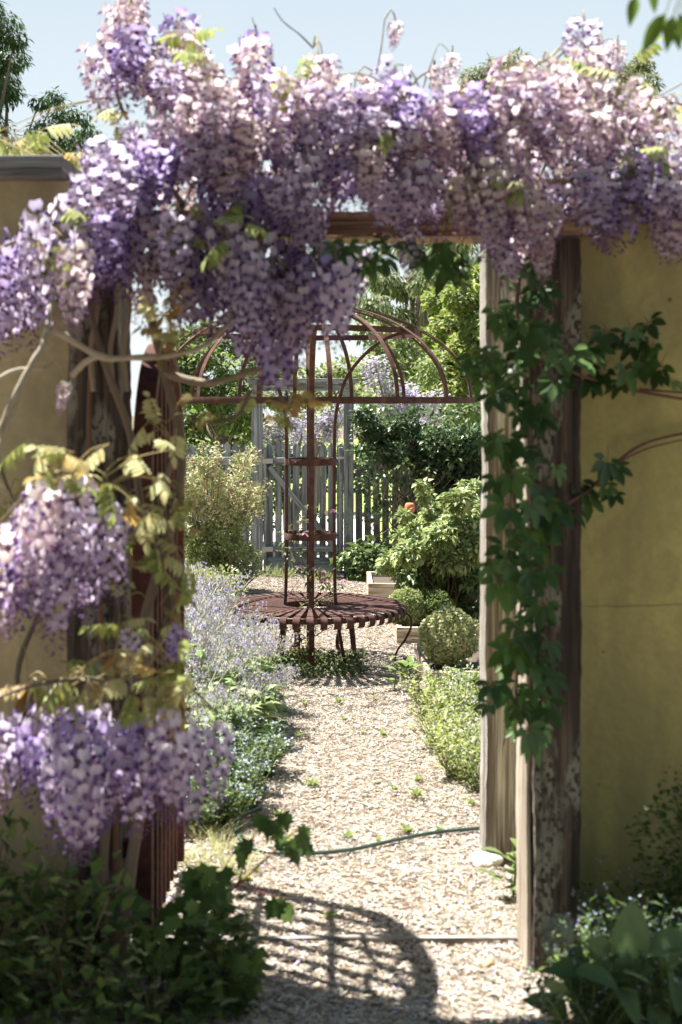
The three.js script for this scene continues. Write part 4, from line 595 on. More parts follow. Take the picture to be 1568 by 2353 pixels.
const wis = thing('wisteria_vine', 'flowering wisteria vine with mauve racemes draped over the gateway and walls', 'wisteria', [-0.72, 0, -3.95]);
{
  const o = wis.position, caneGeo = [], canePts = [];
  const cane = (pts, r0, r1, col = [0.24, 0.19, 0.14], name = 'branch') => { const P = pts.map(([x, y, z]) => at(x, y, z).sub(o)), g = new Geo(); g.tube(P, r0, r1, col, 8, pts.length * 6, 0.35); g.build(name, MAT.bark, wis); const c = new THREE.CatmullRomCurve3(P); for (let k = 0; k <= 24; k++) canePts.push(c.getPoint(k / 24)); };
  // old trunks beside the dark post and the canes they feed
  cane([[265, 2250, 3.95], [300, 2000, 3.98], [340, 1700, 3.98], [330, 1450, 3.95], [380, 1250, 3.95], [420, 1050, 3.96], [380, 860, 3.98], [340, 640, 4.0], [420, 470, 4.02]], 0.02, 0.011, [0.16, 0.12, 0.09], 'trunk');
  cane([[255, 2260, 3.98], [240, 1950, 4.0], [300, 1600, 3.96], [390, 1400, 3.98], [330, 1200, 3.98], [300, 1000, 3.98], [240, 830, 3.94], [200, 640, 3.98], [260, 480, 4.02]], 0.016, 0.008, [0.16, 0.12, 0.09], 'trunk');
  cane([[275, 2255, 4.0], [260, 1800, 4.02], [230, 1400, 4.02], [205, 1000, 4.02], [215, 760, 4.02], [240, 560, 4.02]], 0.012, 0.007, [0.15, 0.085, 0.055]);
  cane([[400, 1430, 3.96], [410, 1300, 3.94], [370, 1180, 3.92], [400, 1040, 3.92]], 0.012, 0.008, [0.17, 0.13, 0.09]);
  cane([[380, 860, 3.98], [480, 880, 3.95], [560, 860, 3.93], [640, 830, 3.92], [700, 760, 3.92]], 0.012, 0.005);
  cane([[130, 760, 3.9], [240, 822, 3.9], [300, 822, 3.9], [380, 818, 3.9], [470, 795, 3.9], [525, 745, 3.92]], 0.011, 0.006, [0.4, 0.34, 0.27]);
  cane([[165, 865, 3.9], [200, 830, 3.9], [240, 815, 3.9]], 0.009, 0.008, [0.42, 0.36, 0.28]);
  cane([[0, 990, 3.6], [40, 900, 3.6], [70, 840, 3.62], [100, 790, 3.65], [120, 700, 3.7]], 0.01, 0.007, [0.3, 0.26, 0.2]); cane([[-20, 880, 3.6], [40, 850, 3.62], [100, 848, 3.62]], 0.007, 0.004, [0.4, 0.35, 0.28]); cane([[60, 860, 3.62], [30, 950, 3.6], [-30, 1100, 3.6]], 0.008, 0.009, [0.3, 0.26, 0.2]);
  for (const x of [215, 260, 290]) cane([[x, 900, 3.98], [x - 6, 800, 3.98], [x + 8, 720, 3.98], [x + 4, 620, 4.0]], 0.008, 0.006, [0.28, 0.22, 0.17]);
  cane([[440, 960, 3.94], [500, 970, 3.93], [550, 950, 3.92], [575, 900, 3.92]], 0.008, 0.004, [0.13, 0.1, 0.08]);
  // canes along and over the beam
  cane([[190, 470, 4.0], [400, 400, 4.05], [700, 410, 4.1], [1000, 400, 4.1], [1300, 420, 4.1], [1640, 400, 4.1]], 0.016, 0.01); cane([[260, 480, 4.2], [500, 330, 4.3], [800, 330, 4.35], [1100, 330, 4.3], [1400, 330, 4.3], [1640, 340, 4.3]], 0.013, 0.009);
  cane([[420, 470, 4.02], [330, 330, 4.1], [270, 220, 4.1], [290, 90, 4.1], [310, 20, 4.12]], 0.009, 0.002); cane([[500, 400, 4.1], [430, 250, 4.1], [400, 100, 4.1]], 0.008, 0.003); cane([[560, 400, 4.1], [580, 250, 4.2], [540, 120, 4.2]], 0.008, 0.003); cane([[700, 400, 4.1], [700, 250, 4.2], [760, 130, 4.25]], 0.008, 0.003); cane([[880, 400, 4.1], [930, 260, 4.2], [960, 180, 4.2], [1040, 150, 4.2]], 0.008, 0.002);
  cane([[1050, 400, 4.1], [1150, 250, 4.2], [1250, 160, 4.2], [1340, 80, 4.2]], 0.008, 0.003); cane([[1300, 400, 4.1], [1370, 230, 4.2], [1360, 110, 4.2]], 0.008, 0.003);
  cane([[960, 275, 4.0], [1010, 240, 4.0], [1100, 195, 4.0], [1180, 158, 4.0], [1260, 138, 4.0]], 0.006, 0.0045, [0.5, 0.44, 0.36]); cane([[1370, 262, 4.0], [1450, 248, 4.0], [1530, 240, 4.0], [1600, 236, 4.0]], 0.006, 0.004, [0.5, 0.44, 0.36]); cane([[1390, 290, 4.0], [1480, 240, 4.0], [1570, 190, 4.0]], 0.003, 0.002, [0.4, 0.34, 0.3]);
  cane([[865, 170, 4.2], [876, 110, 4.2], [884, 45, 4.2]], 0.0035, 0.002, [0.4, 0.35, 0.36]); cane([[720, 110, 4.2], [690, 80, 4.2], [650, 48, 4.2], [630, 18, 4.2]], 0.003, 0.0014, [0.3, 0.28, 0.26]); cane([[590, 130, 4.2], [590, 80, 4.2], [580, 40, 4.2]], 0.003, 0.0012, [0.35, 0.3, 0.34]); cane([[960, 240, 4.2], [1000, 120, 4.2], [1010, 100, 4.2], [1050, 140, 4.2]], 0.003, 0.001, [0.4, 0.33, 0.28]); cane([[1350, 120, 4.2], [1400, 90, 4.2], [1425, 110, 4.2]], 0.003, 0.001, [0.4, 0.33, 0.28]);
  cane([[330, 640, 4.0], [470, 560, 4.0], [620, 560, 4.0], [740, 600, 4.0], [830, 650, 4.0]], 0.008, 0.003, [0.16, 0.12, 0.1]); cane([[240, 560, 4.02], [120, 540, 3.95], [0, 570, 3.9], [-60, 620, 3.88]], 0.008, 0.004); cane([[300, 1600, 3.96], [200, 1560, 3.6], [60, 1580, 3.5], [-40, 1620, 3.48]], 0.008, 0.004, [0.14, 0.11, 0.08]); cane([[340, 1640, 3.98], [410, 1560, 3.55], [450, 1590, 3.5], [500, 1640, 3.6]], 0.006, 0.003, [0.14, 0.11, 0.08]);
  cane([[300, 1300, 3.98], [240, 1120, 3.6], [120, 1090, 3.45], [20, 1180, 3.45], [-40, 1240, 3.45]], 0.008, 0.003, [0.16, 0.12, 0.09]); cane([[120, 1900, 3.96], [40, 1560, 3.93], [100, 1350, 3.9], [30, 1150, 3.85], [-10, 1050, 3.8]], 0.009, 0.005, [0.1, 0.08, 0.06]);

  const twigs = new Geo(), spots = [];
  let count = 0;
  const hang = (x, y, z, kind, sc = 1, squat = 1) => {                    // x, y: middle of the raceme in the picture
    const geo = pick(RACEMES[kind]), c = at(x, y, z).sub(o), p = c.clone().add(V(0, 0.115 * sc * squat, 0));
    const m = part('raceme', geo, MAT.petal, wis); m.position.copy(p); m.rotation.set(rr(-0.25, 0.25), rr(0, 6.28), rr(-0.25, 0.25)); const wd = squat < 1 ? 1.14 : 1; m.scale.set(sc * wd * rr(0.9, 1.15), sc * squat * rr(0.8, 1.15), sc * wd * rr(0.9, 1.15)); count++;
    let best = null, bd = 1e9; for (const q of canePts) { const d = q.distanceToSquared(p); if (d < bd) { bd = d; best = q; } }
    twigs.tube([best, best.clone().lerp(p, 0.6).add(V(0, 0.03 + 0.1 * Math.sqrt(bd), 0)), p, p.clone().add(V(0, -0.03, 0))], 0.0028, 0.0018, [0.3, 0.25, 0.15], 4, 6);
  };
  const fill = (poly, gap, zr, mix, sc = 1, tries = 2600) => {
    const xs = poly.map((p) => p[0]), ys = poly.map((p) => p[1]), a = Math.min(...xs), b = Math.max(...xs), c = Math.min(...ys), d = Math.max(...ys), done = [];
    for (let k = 0; k < tries; k++) { const x = rr(a, b), y = rr(c, d); if (!inPoly(poly, x, y) || done.some(([u, w]) => Math.hypot(x - u, (y - w) * 0.85) < gap)) continue; done.push([x, y]); hang(x, y, rr(...zr), typeof mix === 'function' ? mix(x, y) : pick(mix), sc); }
  };
  const sunlitMix = (x, y) => { const t = R(); return y < 330 ? (t < 0.8 ? 'pink' : t < 0.93 ? 'lilac' : 'deep') : (t < 0.68 ? 'pink' : t < 0.92 ? 'lilac' : 'deep'); };  // more pale pink higher up: sunlight painted into the petal colours
  const top = [[225, 215], [280, 80], [420, 110], [560, 160], [640, 190], [760, 220], [820, 270], [900, 270], [960, 320], [1080, 310], [1150, 270], [1240, 230], [1320, 150], [1390, 170], [1410, 270], [1480, 300], [1590, 280], [1590, 520], [1480, 530], [1380, 490], [1310, 500], [1200, 540], [1110, 530], [1030, 505], [960, 495], [890, 470], [760, 455], [720, 480], [640, 500], [560, 470], [400, 480], [230, 480], [225, 410], [340, 330], [300, 250]];
  const clumps = [[290, 145, 65, 80], [420, 195, 110, 80], [470, 270, 100, 80], [580, 240, 90, 80], [330, 400, 120, 80], [250, 470, 70, 60], [480, 380, 110, 90], [620, 330, 110, 100], [680, 460, 80, 80], [740, 255, 70, 60], [760, 330, 100, 100], [900, 275, 70, 55], [870, 340, 90, 80], [930, 470, 80, 70], [830, 420, 70, 60], [1000, 340, 90, 80], [1060, 300, 50, 40], [1180, 275, 80, 60], [1330, 175, 60, 80], [1260, 275, 70, 55], [1150, 330, 110, 70], [1180, 520, 135, 85], [1330, 320, 100, 70], [1460, 310, 100, 60], [1480, 490, 105, 100], [1570, 512, 70, 90], [1090, 460, 70, 70], [1365, 470, 55, 70]];
  for (const [cx, cy, rx, ry] of clumps) {       // rounded bunches: racemes fan out round each spur
    const n = Math.max(3, Math.round(rx * ry / 1750)), zb = cy < 250 ? 4.22 : 4.06, lead = R();
    for (let k = 0; k < n; k++) { const a = k * 2.4 + rr(-0.3, 0.3), q = Math.sqrt((k + 0.5) / n) * 0.92; hang(cx + Math.cos(a) * rx * q, cy + Math.sin(a) * ry * q - 8, zb - 0.24 * Math.sqrt(1 - q * q) + rr(-0.03, 0.03), lead < 0.16 ? pick(['lilac', 'deep', 'lilac']) : sunlitMix(cx, cy), rr(0.78, 1.0), 0.78); }
  }
  fill(top, 84, [4.12, 4.3], sunlitMix, 1);
  fill([[0, 610], [130, 560], [220, 545], [400, 560], [450, 620], [420, 660], [330, 660], [200, 660], [110, 700], [-30, 760]], 50, [3.75, 4.05], ['lilac', 'lilac', 'pink', 'deep'], 1);
  fill([[390, 620], [470, 600], [600, 600], [720, 660], [830, 660], [845, 690], [760, 730], [700, 750], [650, 820], [590, 780], [520, 730], [400, 690]], 40, [3.8, 4.1], ['lilac', 'deep', 'lilac'], 1);
  fill([[480, 520], [600, 500], [720, 500], [720, 540], [600, 560]], 50, [3.8, 4.05], ['lilac', 'deep', 'pink'], 1);
  fill([[60, 1240], [140, 1205], [235, 1245], [270, 1310], [200, 1355], [120, 1405], [10, 1410], [-20, 1320]], 46, [3.42, 3.66], ['lilac', 'lilac', 'pink', 'deep'], 1.0);
  fill([[-20, 1745], [120, 1715], [250, 1730], [400, 1745], [415, 1790], [250, 1850], [205, 1890], [130, 1835], [0, 1785]], 46, [3.4, 3.68], ['lilac', 'deep', 'lilac'], 1.0);
  for (const [x, y] of [[770, 425], [815, 420], [860, 430], [905, 450], [945, 470], [1000, 490]]) hang(x, y, rr(4.0, 4.12), pick(['pink', 'lilac', 'lilac']), 0.85);
  hang(496, 1745, 3.6, 'lilac', 0.8); hang(420, 1780, 3.55, 'lilac', 0.95); hang(195, 1900, 3.72, 'lilac', 0.95); hang(220, 1860, 3.7, 'lilac', 1); hang(640, 850, 3.9, 'deep', 0.95); hang(150, 915, 3.7, 'pink', 0.35); hang(940, 600, 3.95, 'lilac', 0.7); hang(415, 1500, 3.8, 'deep', 0.55); hang(300, 1500, 3.78, 'lilac', 0.5); hang(1150, 600, 3.9, 'lilac', 0.75); hang(1240, 585, 3.9, 'pink', 0.7); hang(910, 90, 4.2, 'pink', 0.45); hang(1040, 170, 4.2, 'pink', 0.5); hang(1420, 140, 4.2, 'pink', 0.4); hang(1000, 200, 4.2, 'pink', 0.5); hang(300, 60, 4.1, 'pink', 0.7); hang(270, 130, 4.1, 'pink', 0.8);
  tag(twigs.build('twigs', MAT.bark, wis), null, null, null, 'stuff');

  // young pinnate leaves, bronze to pale green
  const pinnate = (col, L) => { const g = new Geo(); const ax = (t) => V(t * L, -0.25 * L * t * t + 0.1 * L * t, 0); g.tube([ax(0), ax(0.5), ax(1)], 0.0016, 0.001, mixc(col, [0.3, 0.2, 0.08], 0.4), 4, 6); for (let k = 0; k < 5; k++) for (const s of k < 4 ? [-1, 1] : [0]) { const p = ax(0.3 + 0.7 * k / 4); g.blade(p, V(s ? 0.35 : 1, -0.75, s * 0.8), V(0.3, 0.7, 0.2 + s * 0.5), rr(0.04, 0.062), 0.024, vary(mixc(col, [0.5, 0.5, 0.22], R() * 0.5), 0.25), rr(0.2, 0.8), 4); } return g.geo(); };
  const leafGeos = { bronze: [0, 1, 2].map(() => pinnate([0.52, 0.34, 0.10], 0.11)), cream: [0, 1, 2].map(() => pinnate([0.60, 0.57, 0.30], 0.11)), green: [0, 1, 2].map(() => pinnate([0.24, 0.30, 0.07], 0.12)), brown: [0, 1].map(() => pinnate([0.26, 0.15, 0.05], 0.11)) };
  const leafAt = (x, y, z, kind, sc = 1) => { const m = part('leaf', pick(leafGeos[kind]), MAT.leaf, wis); const p = at(x, y, z).sub(o); m.position.copy(p); m.rotation.set(rr(-0.8, 0.8), rr(0, 6.28), rr(-1.2, 0.7)); m.scale.setScalar(sc * rr(0.7, 1.2)); let best = canePts[0], bd = 1e9; for (const q of canePts) { const d = q.distanceToSquared(p); if (d < bd) { bd = d; best = q; } } tw2.tube([best, best.clone().lerp(p, 0.5).add(V(0, 0.02, 0)), p], 0.002, 0.0014, [0.3, 0.24, 0.1], 4, 5); };
  const tw2 = new Geo();
  const scatter = (x0, x1, y0, y1, z0, z1, n, kinds, sc = 1) => { for (let k = 0; k < n; k++) leafAt(rr(x0, x1), rr(y0, y1), rr(z0, z1), pick(kinds), sc); };
  scatter(70, 260, 1005, 1125, 3.3, 3.55, 15, ['cream', 'bronze', 'cream', 'green'], 0.72); scatter(250, 400, 1030, 1180, 3.4, 3.6, 10, ['cream', 'bronze', 'cream'], 0.68); scatter(330, 430, 940, 990, 3.8, 3.9, 5, ['cream', 'green'], 0.7); scatter(210, 440, 1430, 1630, 3.38, 3.66, 20, ['bronze', 'green', 'brown', 'cream'], 0.75); scatter(330, 440, 1540, 1640, 3.36, 3.55, 12, ['bronze', 'green', 'cream'], 0.66); scatter(270, 440, 1130, 1450, 3.8, 3.95, 34, ['green', 'brown', 'cream', 'green'], 0.65);
  scatter(0, 200, 1520, 1640, 3.6, 3.8, 13, ['brown', 'green', 'brown'], 0.9); scatter(380, 600, 510, 570, 3.75, 3.9, 12, ['bronze', 'cream', 'green'], 0.8); scatter(370, 470, 690, 780, 3.8, 3.9, 9, ['bronze', 'cream', 'brown'], 0.8); scatter(430, 700, 880, 980, 3.85, 3.95, 10, ['brown', 'green', 'bronze'], 0.7); scatter(560, 760, 590, 680, 3.95, 4.1, 15, ['brown', 'brown', 'green'], 0.9); scatter(250, 300, 230, 290, 4.0, 4.1, 5, ['bronze', 'cream'], 0.7);
  for (const [x, y, n] of [[880, 290, 7], [1140, 400, 9], [1080, 420, 5], [1480, 370, 9], [420, 490, 5], [640, 180, 6], [450, 110, 6], [1410, 170, 4], [1530, 240, 5], [90, 560, 6], [170, 520, 5], [0, 1080, 4], [30, 1180, 4]]) scatter(x - 45, x + 45, y - 30, y + 30, 3.78, 3.95, n, ['green', 'cream', 'green'], 0.75);
  // sunlit new growth trailing along the coping of the tan wall
  scatter(-20, 120, 300, 372, 4.25, 4.5, 26, ['green', 'cream', 'green'], 0.9); scatter(120, 230, 335, 375, 4.25, 4.4, 9, ['cream', 'green', 'bronze'], 0.7);
  tag(tw2.build('leaf_stalks', MAT.bark, wis), null, null, null, 'stuff');
  console.log('racemes', count);
}

// ------------------------------------------------------------------ creeper with five-fingered leaves
R = rng(701);
const palm = (col, S) => { const g = new Geo(); g.tube([V(0, 0.05 * S / 0.1, -0.02), V(0, 0.02, -0.004), V(0, 0, 0)], 0.0014, 0.0012, [0.22, 0.09, 0.06], 4, 4); const lens = [0.62, 0.88, 1, 0.88, 0.62]; for (let k = 0; k < 5; k++) { const a = (-90 + (k - 2) * 46) * Math.PI / 180; g.tube([V(0, 0, 0), V(Math.cos(a), Math.sin(a), 0.25).multiplyScalar(S * 0.07), V(Math.cos(a), Math.sin(a), 0.28).multiplyScalar(S * 0.14)], 0.0011, 0.001, [0.2, 0.11, 0.05], 3, 2); g.blade(V(Math.cos(a), Math.sin(a), 0.28).multiplyScalar(S * 0.12), V(Math.cos(a), Math.sin(a), 0.28), V(-Math.cos(a) * 0.2, 0.2, 1), S * lens[k] * rr(0.9, 1.1), S * 0.44 * lens[k], vary(col, 0.16), rr(0.15, 0.6), 8, (t) => Math.pow(Math.sin(Math.PI * Math.pow(t, 0.92)), 0.85) * (0.93 + 0.07 * Math.cos(t * 25)), 0.16); } return g.geo(); };
{
  const t = thing('virginia_creeper', 'dark green five-leaved creeper hanging down the old posts and onto the ochre wall', 'creeper', [0.6, 0, -4.0]), o = t.position, cols = [[0.045, 0.11, 0.02], [0.06, 0.13, 0.025], [0.035, 0.085, 0.018], [0.09, 0.17, 0.035]], geos = []; for (let k = 0; k < 8; k++) geos.push(palm(cols[k % 4], rr(0.07, 0.095)));
  const stems = new Geo(), add = (x, y, z, sc = 1) => { const m = part('leaf', pick(geos), MAT.glossyLeaf, t), p = at(x, y, z).sub(o); m.position.copy(p); m.rotation.set(rr(-0.9, 0.1), rr(-0.8, 0.8), rr(-0.5, 0.5)); m.scale.setScalar(sc * rr(0.55, 1.15)); };
  const stem = (pts, r) => stems.tube(pts.map(([x, y, z]) => at(x, y, z).sub(o)), r, r * 0.6, [0.13, 0.06, 0.05], 6, pts.length * 6, 0.2);
  const prof = [[620, 1185, 1255], [700, 1150, 1250], [770, 1130, 1250], [840, 1090, 1330], [900, 1085, 1290], [970, 1110, 1250], [1050, 1120, 1250], [1130, 1130, 1300], [1210, 1130, 1270], [1290, 1130, 1250], [1340, 1110, 1270], [1420, 1130, 1260], [1500, 1140, 1270], [1560, 1115, 1270], [1620, 1110, 1260], [1680, 1130, 1250], [1725, 1160, 1240]];
  for (let k = 0; k < prof.length - 1; k++) { const [y0, a0, b0] = prof[k], [y1, a1, b1] = prof[k + 1], n = Math.round(((b0 - a0) + (b1 - a1)) / 2 / 22); for (let j = 0; j < n; j++) { const s = R(); add(lerp(lerp(a0, a1, s), lerp(b0, b1, s), R()), lerp(y0, y1, s) - 40, rr(3.86, 4.03)); } }
  stem([[1210, 520, 4.03], [1190, 700, 4.0], [1210, 900, 3.99], [1180, 1100, 4.0], [1200, 1300, 3.99], [1190, 1500, 4.0], [1185, 1700, 3.98]], 0.006); stem([[1240, 560, 4.04], [1230, 800, 4.02], [1215, 1000, 4.02], [1235, 1200, 4.01], [1215, 1450, 4.02]], 0.005);
  stem([[1205, 830, 4.0], [1260, 835, 4.02], [1330, 860, 4.05], [1420, 890, 4.18], [1500, 905, 4.21], [1620, 925, 4.22]], 0.006); stem([[1470, 895, 4.2], [1540, 900, 4.215], [1620, 905, 4.22]], 0.004);
  for (const [x, y] of [[1290, 800], [1330, 830], [1360, 800], [1390, 770], [1420, 790], [1450, 765], [1460, 800], [1500, 800], [1480, 840], [1440, 850], [1390, 860], [1350, 880], [1430, 890], [1520, 850], [1540, 880], [1300, 880], [1505, 870], [1490, 750]]) add(x, y - 10, rr(4.08, 4.19), 0.95);
  stem([[1230, 1200, 4.01], [1300, 1160, 4.04], [1360, 1120, 4.12], [1420, 1060, 4.2], [1480, 1020, 4.22], [1620, 985, 4.225]], 0.006); stem([[1420, 1062, 4.2], [1490, 1030, 4.22], [1620, 1000, 4.222]], 0.003);
  for (const [x, y] of [[1330, 1110], [1350, 1140], [1390, 1120], [1395, 1060], [1415, 1075], [1380, 1075], [1290, 1140], [1310, 1170], [1410, 1140], [1270, 1170]]) add(x, y - 5, rr(4.05, 4.17), 0.9);
  // under the lintel
  stem([[1210, 520, 4.03], [1100, 535, 4.0], [1000, 540, 4.0], [880, 540, 4.0], [760, 545, 4.0]], 0.005);
  for (const [x, y, s] of [[1050, 580, 1.25], [1085, 600, 1.2], [1010, 570, 1.1], [1060, 640, 1.1], [990, 590, 1], [950, 565, 0.9], [900, 560, 1.0], [860, 570, 1.1], [830, 560, 1.1], [800, 555, 1], [780, 575, 0.9], [850, 600, 1.0], [880, 585, 0.9], [1030, 610, 1.1], [820, 590, 0.9], [760, 555, 0.8], [930, 555, 0.8]]) add(x, y, rr(3.85, 4.0), s);
  stems.build('stems', MAT.bark, t);
}
{ // leafy shoot reaching in from overhead
  const t = thing('overhead_branch', 'sunlit green leafy branch hanging in from above the ochre wall', 'branch', at(1620, -120, 2.6).toArray()), o = t.position, s = new Geo(); s.tube([V(0.6, 0.3, 0.1), V(0.2, 0.1, 0), V(0, 0.02, 0), at(1560, -20, 2.6).sub(o), at(1500, -10, 2.6).sub(o)], 0.006, 0.002, [0.16, 0.2, 0.06], 6, 14); s.build('stem', MAT.bark, t);
  for (const [x, y, dx, dy, L] of [[1462, -10, -0.25, -1, 0.065], [1545, 40, 0.15, -1, 0.07], [1530, 30, -0.6, -1, 0.085], [1560, 30, 0.4, -1, 0.07], [1500, -30, 0.1, -1, 0.05], [1580, 20, 0.6, -1, 0.08], [1490, -30, -1, -0.3, 0.06], [1575, 50, 0.1, -1, 0.06], [1548, 35, -0.2, -0.9, 0.07]]) { const g = new Geo(), p = at(x, y, 2.6 + rr(-0.05, 0.05)).sub(o); s; g.blade(p, V(dx, dy, rr(-0.2, 0.3)), V(rr(-0.3, 0.3), 0.3, 1), L, L * 0.36, vary([0.17, 0.27, 0.04], 0.15), 0.1, 5); g.tube([p, p.clone().add(V(0.01, 0.03, 0)), at(x + 20, y - 40, 2.6).sub(o)], 0.0012, 0.001, [0.2, 0.24, 0.08], 4, 4); g.build('leaf', MAT.leaf, t); }
}

// ------------------------------------------------------------------ shaded plants at the foot of the walls
R = rng(801);
function lobedGeo(S, col) { const g = new Geo(), c = g.v(V(0, -0.35 * S, 0.02 * S), col), rim = []; const out = [[0, 0], [0.16, 0.06], [0.42, 0.1], [0.36, -0.1], [0.62, -0.18], [0.44, -0.36], [0.56, -0.62], [0.28, -0.62], [0.14, -0.74], [0, -1.05], [-0.14, -0.74], [-0.28, -0.62], [-0.56, -0.62], [-0.44, -0.36], [-0.62, -0.18], [-0.36, -0.1], [-0.42, 0.1], [-0.16, 0.06]]; for (const [x, y] of out) rim.push(g.v(V(x * S, y * S, -0.25 * x * x * S + rr(-0.06, 0.06) * S), vary(col, 0.08))); for (let k = 0; k < rim.length; k++) g.f(c, rim[(k + 1) % rim.length], rim[k]); return g.geo(); }
{
  const geos = [0, 1, 2, 3].map((k) => lobedGeo(0.06, [[0.06, 0.12, 0.025], [0.09, 0.16, 0.035], [0.045, 0.09, 0.02], [0.13, 0.21, 0.05]][k]));
  const t = thing('currant_bush', 'currant bush with lobed leaves and a red-stemmed shoot over the path', 'shrub', [-0.52, 0, -4.0]), o = t.position, s = new Geo();
  const stem = (pts, r, col = [0.28, 0.07, 0.05]) => s.tube(pts.map(([x, y, z]) => at(x, y, z).sub(o)), r, r * 0.5, col, 6, pts.length * 5);
  const add = (x, y, z, sc = 1) => { const m = part('leaf', pick(geos), MAT.leaf, t), p = at(x, y, z).sub(o); m.position.copy(p); m.rotation.set(rr(-0.9, 0.2), rr(-1, 1), rr(-0.7, 0.7)); m.scale.setScalar(sc * rr(0.8, 1.2)); };
  stem([[400, 2240, 4.0], [460, 2130, 4.05], [545, 2035, 4.1], [600, 1985, 4.12], [655, 1930, 4.14], [690, 1900, 4.14]], 0.0045); stem([[545, 2035, 4.1], [570, 1960, 4.08], [590, 1895, 4.06], [610, 1870, 4.06]], 0.003); stem([[380, 2300, 3.95], [440, 2200, 3.9], [500, 2170, 3.88]], 0.004); stem([[545, 2035, 4.1], [600, 2050, 4.08], [650, 2065, 4.06]], 0.002);
  for (const [x, y] of [[560, 1945], [555, 1965], [570, 1930], [605, 1875], [620, 1885], [640, 1895], [650, 1870], [665, 1935], [690, 1915], [705, 1900], [675, 1950], [700, 1940], [655, 2070], [660, 2085], [640, 2075], [640, 1925]]) add(x, y, rr(4.04, 4.15), 0.85);
  for (const [x, y] of [[450, 2000], [475, 2010], [500, 2030], [465, 2040], [490, 2060], [515, 2045], [440, 2030], [510, 2000], [480, 1990], [420, 2060], [455, 2075]]) add(x, y, rr(4.0, 4.1), 1.05);
  for (let k = 0; k < 95; k++) { const x = rr(310, 590), y = rr(2060, 2330); if (x > 560 - (2330 - y) * 0.25 && y < 2180) continue; add(x, y, rr(3.75, 4.1), 1.0); }
  for (let k = 0; k < 22; k++) stem([[rr(330, 470), 2300, rr(3.9, 4.05)], [rr(330, 500), 2200, 3.95], [rr(330, 560), rr(2060, 2180), rr(3.8, 4.05)]], 0.0035, [0.1, 0.07, 0.04]);
  s.build('stems', MAT.bark, t);
  const dk = (label, x, z, o2) => shrub('shade_plant', label, 'plant', [x, 0, -z], { rx: 0.22, ry: 0.24, rz: 0.15, y: 0.16, n: 420, L: 0.05, W: 0.03, cols: GREENS.mid, fine: true, stem: 0.004, ...o2 });
  dk('bushy small leaved plant under the tan wall', -0.98, 3.85, { ry: 0.28, y: 0.2, n: 650 }); dk('leafy plant between the tan wall and the currant bush', -0.72, 3.8, {}); dk('low leafy plant at the edge of the mulch below the currant bush', -0.5, 3.72, { ry: 0.16, y: 0.07, n: 220 }); dk('leafy plant catching sun beside the currant bush', -0.33, 3.85, { rx: 0.1, rz: 0.1, ry: 0.17, y: 0.12, n: 420, cols: GREENS.mid }); dk('leafy clump at the outer end of the tan wall', -1.25, 3.9, { ry: 0.3, y: 0.22, n: 700 });
  dk('small leaved shrub against the ochre wall behind the comfrey', 1.06, 4.0, { ry: 0.34, y: 0.3, n: 2600, L: 0.026, W: 0.018 });
}
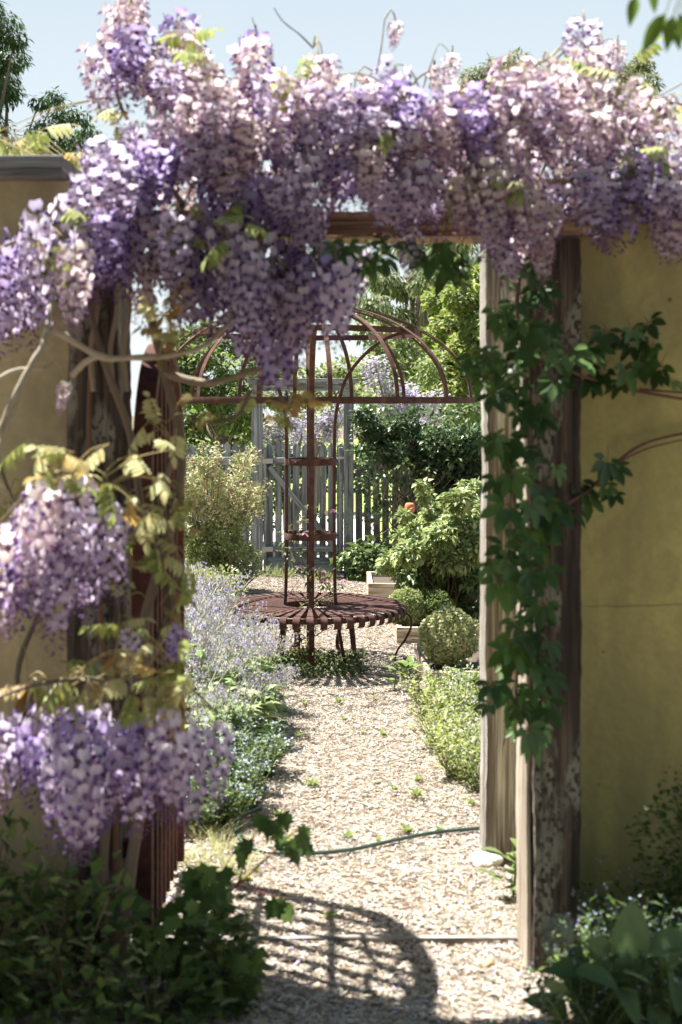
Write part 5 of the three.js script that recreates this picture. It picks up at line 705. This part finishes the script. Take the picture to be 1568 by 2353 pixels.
{ // comfrey in front of the ochre wall
  const t = thing('comfrey', 'large hairy leaved comfrey plant before the ochre wall', 'comfrey', [0.8, 0, -3.68]), o = t.position, s = new Geo();
  const L = (x, y, z, dx, dy, dz, len, wid, col = [0.10, 0.17, 0.07], n = [0, 0.3, 1], dr = 0.25) => { const g = new Geo(); g.blade(at(x, y, z).sub(o), V(dx, dy, dz), V(...n), len, wid, vary(col, 0.1), dr, 9, (u) => Math.pow(Math.sin(Math.PI * Math.pow(u, 0.85)), 0.62), 0.2); g.build('leaf', MAT.leaf, t); };
  L(1440, 2230, 3.62, 0.05, 1, 0.1, 0.19, 0.10, [0.12, 0.2, 0.09]); L(1490, 2190, 3.6, 0.7, 0.5, 0.3, 0.15, 0.085, [0.13, 0.21, 0.09], [-0.3, 1, 0.6], 0.9); L(1400, 2190, 3.62, -0.3, 0.35, 0.3, 0.11, 0.05); L(1380, 2230, 3.6, 0.9, 0.2, 0.2, 0.14, 0.05); L(1300, 2290, 3.6, -0.4, 0.5, 0.3, 0.09, 0.04, [0.18, 0.26, 0.11]);
  for (let k = 0; k < 34; k++) { const x = rr(1290, 1590), y = rr(2230, 2370); L(x, y, rr(3.54, 3.72), rr(-1, 1), rr(-0.2, 1), rr(0, 0.8), rr(0.07, 0.14), rr(0.035, 0.06), pick([[0.09, 0.16, 0.06], [0.07, 0.13, 0.045], [0.13, 0.2, 0.08], [0.05, 0.1, 0.035]]), [rr(-0.5, 0.5), rr(0.2, 1), rr(0.3, 1)], rr(0.2, 1)); }
  s.tube([V(0, 0, 0), at(1450, 2330, 3.65).sub(o), at(1380, 2210, 3.65).sub(o), at(1320, 2150, 3.65).sub(o), at(1285, 2120, 3.65).sub(o)], 0.007, 0.003, [0.2, 0.25, 0.12], 6, 16); s.tube([V(0, 0, 0), at(1450, 2300, 3.62).sub(o), at(1445, 2230, 3.62).sub(o)], 0.008, 0.005, [0.2, 0.25, 0.12], 6, 10); s.tube([V(0, 0, 0), at(1360, 2360, 3.58).sub(o), at(1330, 2310, 3.6).sub(o), at(1300, 2280, 3.6).sub(o)], 0.006, 0.004, [0.2, 0.25, 0.12], 6, 10); s.build('stems', MAT.bark, t);
  const b = new Geo(); for (let k = 0; k < 130; k++) { const p = at(1285 + rr(-35, 30), 2130 + rr(-30, 45), 3.65 + rr(-0.03, 0.03)).sub(o); b.leaf2(p, V(rr(-0.6, 0.6), rr(-1, 0.3), rr(-0.5, 0.5)), V(0, 1, 0.5), rr(0.014, 0.03), 0.01, vary([0.24, 0.27, 0.2], 0.2)); } b.build('flower_buds', MAT.matte, t);
}

// ------------------------------------------------------------------ picture
const renderer = new THREE.WebGLRenderer({ antialias: true });
renderer.setSize(682, 1024);
renderer.toneMapping = THREE.LinearToneMapping;
renderer.toneMappingExposure = EXPOSURE;
renderer.shadowMap.enabled = true;
let tris = 0;
scene.traverse((o) => { if (o.isMesh) { o.castShadow = true; o.receiveShadow = true; if (!o.isInstancedMesh) tris += (o.geometry.index ? o.geometry.index.count : o.geometry.attributes.position.count) / 3; } });
console.log('triangles', Math.round(tris), 'top-level', scene.children.length);
renderer.render(scene, camera);
